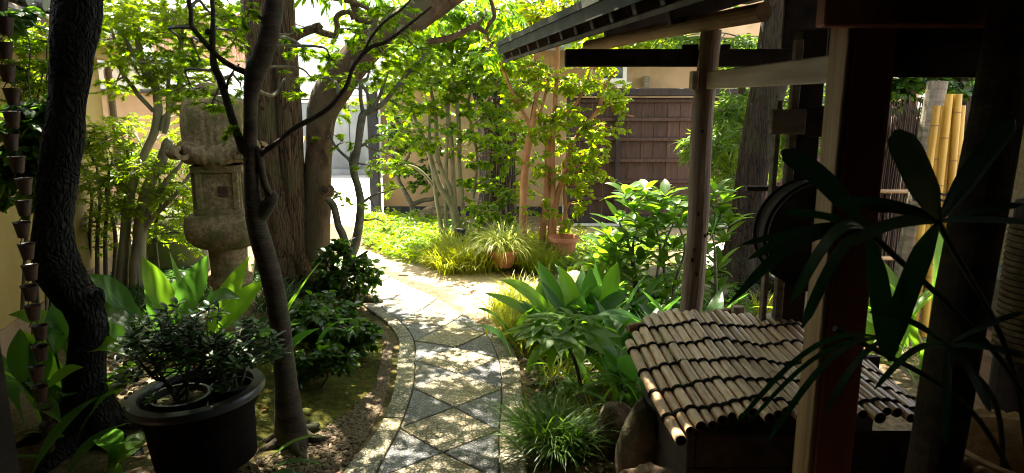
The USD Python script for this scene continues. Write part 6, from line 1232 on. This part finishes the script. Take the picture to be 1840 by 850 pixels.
cover('yard_cover', 'low green leaf cover behind the well around the log post', region(2600, [(1.0, 4.4), (1.7, 4.3), (1.9, 5.3), (2.6, 6.0), (1.2, 6.2), (.8, 5.2)], gr_), L_GREEN, LANCE, .07, .14, gr_)
cover('pot_side_cover', 'light green low leaves around the foot of the orange barked stems', region(2600, [(.1, 6.4), (1.2, 6.0), (1.6, 7.2), (.3, 7.4)], gr_), L_GROUND, LANCE, .06, .14, gr_)
cover('path_leaves', 'few dry leaves lying on the path slabs', region(90, [(-.7, 2.6), (0, 2.6), (-.05, 5), (-.8, 5)], gr_), L_DRY, OVAL, .024, .003, gr_, cat='leaves')
cover('fallen_leaves', 'fallen yellow and brown leaves on moss, gravel and soil', np.vstack([region(420, [(-2.4, 2.4), (-.75, 2.4), (-.85, 4.8), (-2.4, 4.8)], gr_), region(160, [(.05, 2.9), (.6, 2.9), (.6, 4.4), (.0, 4.4)], gr_), region(120, [(-.3, 4.8), (.4, 4.8), (.4, 6.2), (-.6, 6.4)], gr_)]), L_DRY, OVAL, .028, .012, gr_, cat='leaves')
cover('yellow_moss_leaves', 'small yellow leaves scattered on the right slope of the moss mound', region(260, [(-1.35, 3.9), (-1.0, 3.7), (-.95, 4.3), (-1.3, 4.6)], gr_), L_ORANGE, OVAL, .03, .03, gr_, cat='leaves')
lir = [((-2.55, 4.7, 0), 'arching grass clump left of the lantern foot'), ((-2.85, 4.95, 0), 'arching grass clump between lantern and standing stone'), ((-2.35, 5.05, 0), 'arching grass clump behind the lantern stem'), ((-2.75, 4.45, 0), 'arching grass clump behind the bright broad leaves'), ((-3.1, 4.7, 0), 'arching grass clump below the pale tree stems'), ((-1.75, 4.75, 0), 'arching grass clump right of the lantern foot')]
tufts('lilyturf', [t[1] for t in lir], [t[0] for t in lir], 170, (.22, .38), (.006, .010), L_GRASS_D, r=.09)
lir = [((1.95, 5.0, 0), 'grass clump on the gravel behind the well'), ((2.15, 4.3, 0), 'grass clump below the yellow bamboo'), ((.42, 3.15, 0), 'small grass clump beside the low dark rock'), ((.30, 3.72, 0), 'small grass clump under the lobed leaves'), ((1.6, 4.2, 0), 'grass clump right of the dark trunk foot'), ((.75, 7.9, 0), 'grass clump left of the fence sill'), ((1.6, 8.1, 0), 'grass clump in front of the brown fence'), ((2.4, 4.9, 0), 'grass clump in front of the brushwood fence')]
tufts('lilyturf', [t[1] for t in lir], [t[0] for t in lir], 120, (.14, .28), (.005, .009), L_GRASS, r=.08)
# terracotta pots
def pot_mesh(c_, r0, r1, h, rim=.02, hr=.035):
    return lathe([(0, 0), (r0, 0), (r1 - .004, h - hr), (r1 + rim * .6, h - hr), (r1 + rim * .8, h), (r1 - .008, h), (r1 - .02, h - .05), (0, h - .05)], c_, 36)
c_ = gz((-.09, 6.34, 0)); c_[2] += .05
pp_ = thing('terracotta_pot', 'terracotta pot overflowing with pale arching grass', 'plant pot', c_); obj('pot', pot_mesh(c_, .10, .145, .17), TERRACOTTA, pp_, smooth=40); obj('soil', lathe([(0, .125), (.13, .12)], c_, 20), SOIL, pp_)
grass('potted_grass', 'pale arching grass growing in the terracotta pot near the path', 'ornamental grass', [c_ + [0, 0, .12]], 620, (.32, .52), (.008, .013), L_GRASS_PALE, gr_, lean=(.1, .9), bend=(1.0, 2.4), r=.055)
c_ = gz((.54, 6.85, 0))
pp_ = thing('terracotta_pot', 'wide rimmed terracotta pot behind the orange barked stems', 'plant pot', c_); obj('pot', pot_mesh(c_, .095, .145, .24, .022, .045), TERRACOTTA, pp_, smooth=40); obj('soil', lathe([(0, .19), (.13, .185)], c_, 20), SOIL, pp_)

# ------------------------------------------------------------------ planter tub with two pots of waxy shrubs
TC = np.array([-1.315, 2.66, 0.0])
tb = thing('planter_tub', 'large dark glazed tub holding two potted shrubs at lower left', 'planter', TC)
Tt = trimesh.transformations.rotation_matrix(math.radians(-3.5), [0, 1, 0], TC) 
def tilt(vf): v, f = vf; return trimesh.transform_points(v, Tt), f
obj('bowl', tilt(lathe([(0, .0), (.13, 0), (.125, .05), (.12, .10), (.15, .155), (.215, .24), (.278, .35), (.288, .40), (.25, .40), (.25, .30), (.235, .10), (0, .08)], TC, 56, k=.87)), GLAZE_TUB, tb, smooth=40)
obj('rim', tilt(lathe([(.282, .385), (.312, .388), (.318, .405), (.308, .42), (.262, .422), (.252, .405), (.252, .38)], TC, 56, k=.87)), GLAZE, tb, smooth=50)
obj('dark_water', tilt(lathe([(0, .27), (.249, .27)], TC, 40, k=.87)), BLACK_PLASTIC, tb)
def waxy(name, label, c_, pots, tips_n, spread, h, seed, potmat, potr, poth, lab2):
    rng = np.random.default_rng(seed)
    po = thing('plant_pot', lab2, 'plant pot', c_)
    obj('pot', lathe([(0, 0), (potr * .75, 0), (potr * .95, poth - .03), (potr, poth - .03), (potr * 1.03, poth), (potr * .92, poth), (potr * .88, poth - .03), (0, poth - .03)], c_, 36), potmat, po, smooth=40)
    obj('soil', lathe([(0, poth - .022), (potr * .89, poth - .026)], c_, 20), SOIL, po)
    th = thing(name, label, 'shrub', c_ + [0, 0, poth])
    pos, d, nr, st = [], [], [], []
    root = c_ + [0, 0, poth - .03]
    for i in range(6):
        a = rng.uniform(0, 6.28); e = root + np.array([math.cos(a) * spread[0] * .6, math.sin(a) * spread[1] * .6, h * rng.uniform(.45, .7)])
        m_, pts = branch_to(root + rng.normal(0, .02, 3) * [1, 1, 0], e, rng, .009, .005, -.02, 6); obj('stem', m_, TWIG, th, smooth=True)
        for j in range(tips_n // 6):
            a = rng.uniform(0, 6.28); rr = math.sqrt(rng.uniform(0, 1)); tip = root + np.array([math.cos(a) * spread[0] * rr, math.sin(a) * spread[1] * rr, h * (1 - .5 * rr ** 2) * rng.uniform(.5, 1.1)])
            k_ = pts[rng.integers(len(pts) // 2, len(pts))]; st.append(branch_to(k_, tip, rng, .0035, .0025, .05, 4)[0])
            dirn = tip - k_; dirn /= np.linalg.norm(dirn); dirn = dirn * .5 + [0, 0, .6]
            for q_ in range(13):
                b_ = q_ * 2.4; t_ = q_ / 13
                out = np.array([math.cos(b_), math.sin(b_), .25 + .9 * (1 - t_) - .4]); pos.append(tip - dirn * .055 * t_); d.append(out); nr.append(np.array([0, 0, 1.0]) + rng.normal(0, .25, 3))
    obj('foliage', scatter(tmpl([.05, .17, .21, .18, .03], .12, .2), pos, d, nr, .046 * rng.uniform(.8, 1.2, len(pos))), L_JADE, th, kind='stuff', smooth=False)
    obj('twigs', cat_meshes(st), TWIG, th, kind='stuff')
waxy('waxy_shrub', 'dense waxy leaved shrub in the left pot of the tub', TC + [-.085, -.025, .275], 1, 60, (.26, .19), .40, 1, GLAZE, .118, .13, 'wide dark pot standing in the left of the planter tub')
waxy('waxy_shrub', 'open waxy leaved shrub with crooked stems in the right pot of the tub', TC + [.115, .025, .275], 1, 36, (.25, .18), .36, 2, BLUE_GLAZE, .085, .155, 'small blue black pot standing in the right of the planter tub')

# ------------------------------------------------------------------ woven basket and the dark palm in the right foreground
bc_ = np.array([1.27, 1.50, .0]); bk = thing('woven_basket', 'large coarse woven straw basket at the lower right corner', 'basket', bc_)
obj('liner', lathe([(0, .02), (.17, .02), (.20, .4), (.185, .78), (.165, .78), (.165, .6), (0, .6)], bc_, 36), STRAW, bk, smooth=40)
for i in range(23):
    z = .04 + i * .033; R_ = np.interp(z, [0, .4, .78], [.182, .212, .197]); a = np.linspace(0, 2 * np.pi, 145)
    rad = R_ + .012 * np.abs(np.sin(a * 16 + (i % 2) * np.pi / 2)) ; pts = np.stack([bc_[0] + rad * np.cos(a), bc_[1] + rad * np.sin(a), np.full(145, z)], -1)
    thick = .010 + .011 * np.abs(np.sin(a * 16 + (i % 2) * np.pi / 2))
    obj('straw_coil', tube(pts, thick, 6, caps=False), STRAW, bk, smooth=True)
rl_ = thing('rolled_reed_screen', 'rolled reed screen standing at the right edge', 'screen', (1.43, 1.72, 0))
for i in range(22):
    z = .93 + i * .017; a = np.linspace(0, 2 * np.pi, 25); obj('reed', tube(np.stack([1.425 + .085 * np.cos(a), 1.74 + .085 * np.sin(a), np.full(25, z)], -1), .0075, 5, caps=False), REED, rl_)
obj('core', lathe([(0, .0), (.082, 0), (.082, 1.35), (0, 1.35)], (1.425, 1.74, 0), 20), WOOD_DARK, rl_)
pm = thing('fan_palm', 'dark fan palm in the right foreground in front of the posts', 'palm', bc_ + [0, 0, .6])
prn = np.random.default_rng(77)
def fan(hub, leaflets):
    """each leaflet runs from the hub to where its tip is seen"""
    for (px, py, Y, W, sag) in leaflets:
        tip = at(px, py, Y); d = tip - hub; L = np.linalg.norm(d); u_ = d / L; s_ = np.linspace(0, 1, 13)
        side = np.cross(u_, O - hub); side /= np.linalg.norm(side); nv = np.cross(side, u_); side = side * math.cos(.35) + nv * math.sin(.35); nv = np.cross(side, u_)
        cl = hub + d * s_[:, None] + np.array([0, 0, 1.0]) * (sag * L * np.sin(np.pi * s_))[:, None]
        wv = W * (.60 if W > .033 else .38) * np.interp(s_, [0, .08, .35, .8, .93, 1], [.15, .4, .95, 1, .8, .15])
        cols = np.stack([cl + side * (wv * k_)[:, None] + nv * (wv * zz)[:, None] for k_, zz in ((-1, .12), (-.5, 0), (0, .14), (.5, 0), (1, .12))], 1); v = cols.reshape(-1, 3); ff = []
        for i in range(12):
            for j in range(4): a0 = 5 * i + j; ff += [(a0, a0 + 1, a0 + 6), (a0, a0 + 6, a0 + 5)]
        uv = np.zeros((13, 5, 2)); uv[..., 0] = np.linspace(0, 1, 5); uv[..., 1] = s_[:, None]
        obj('leaflet', (v, np.array(ff)), L_PALM, pm, smooth=40, uv=uv.reshape(-1, 2))
h1 = at(1686, 400, 1.22); h2 = at(1570, 300, 1.35); h3 = at(1500, 590, 1.2); h4 = at(1700, 620, 1.15)
fan(h1, [(1612, 232, 1.18, .045, .02), (1822, 212, 1.20, .034, .03), (1560, 372, 1.12, .030, .05), (1500, 362, 1.15, .028, .06), (1838, 368, 1.12, .018, .05), (1850, 400, 1.08, .016, .04), (1520, 440, 1.05, .03, .06), (1590, 640, 1.1, .034, .10), (1640, 330, 1.3, .03, .0)])
h5 = at(1560, 415, 1.25)
fan(h5, [(1345, 465, 1.15, .026, .10), (1330, 520, 1.1, .026, .14), (1405, 270, 1.35, .036, .08), (1310, 545, 1.15, .022, .14), (1420, 545, 1.0, .028, .16), (1600, 650, 1.12, .034, .02), (1440, 590, 1.05, .028, .14), (1400, 380, 1.2, .02, .05), (1330, 440, 1.2, .016, .05), (1485, 410, 1.2, .028, .05)])
fan(h3 + [.1, 0, -.02], [(1312, 775, 1.05, .014, .18), (1375, 800, 1.0, .016, .16), (1480, 745, 1.02, .016, .10), (1345, 760, 1.12, .012, .16)])
fan(h4, [(1560, 560, 1.05, .016, .06), (1840, 640, 1.05, .016, .06), (1780, 740, 1.0, .02, .10), (1840, 560, 1.1, .014, .04), (1700, 800, 1.0, .02, .04), (1570, 700, 1.02, .016, .12)])
for hh in (h1, h5, h3, h4):
    b_ = bc_ + [prn.normal(0, .04), prn.normal(0, .04), .6]
    obj('stalk', tube(smooth_line([b_, (b_ + hh) / 2 + [.06, .04, .05], hh], 6), .006, 6), L_PALM, pm)
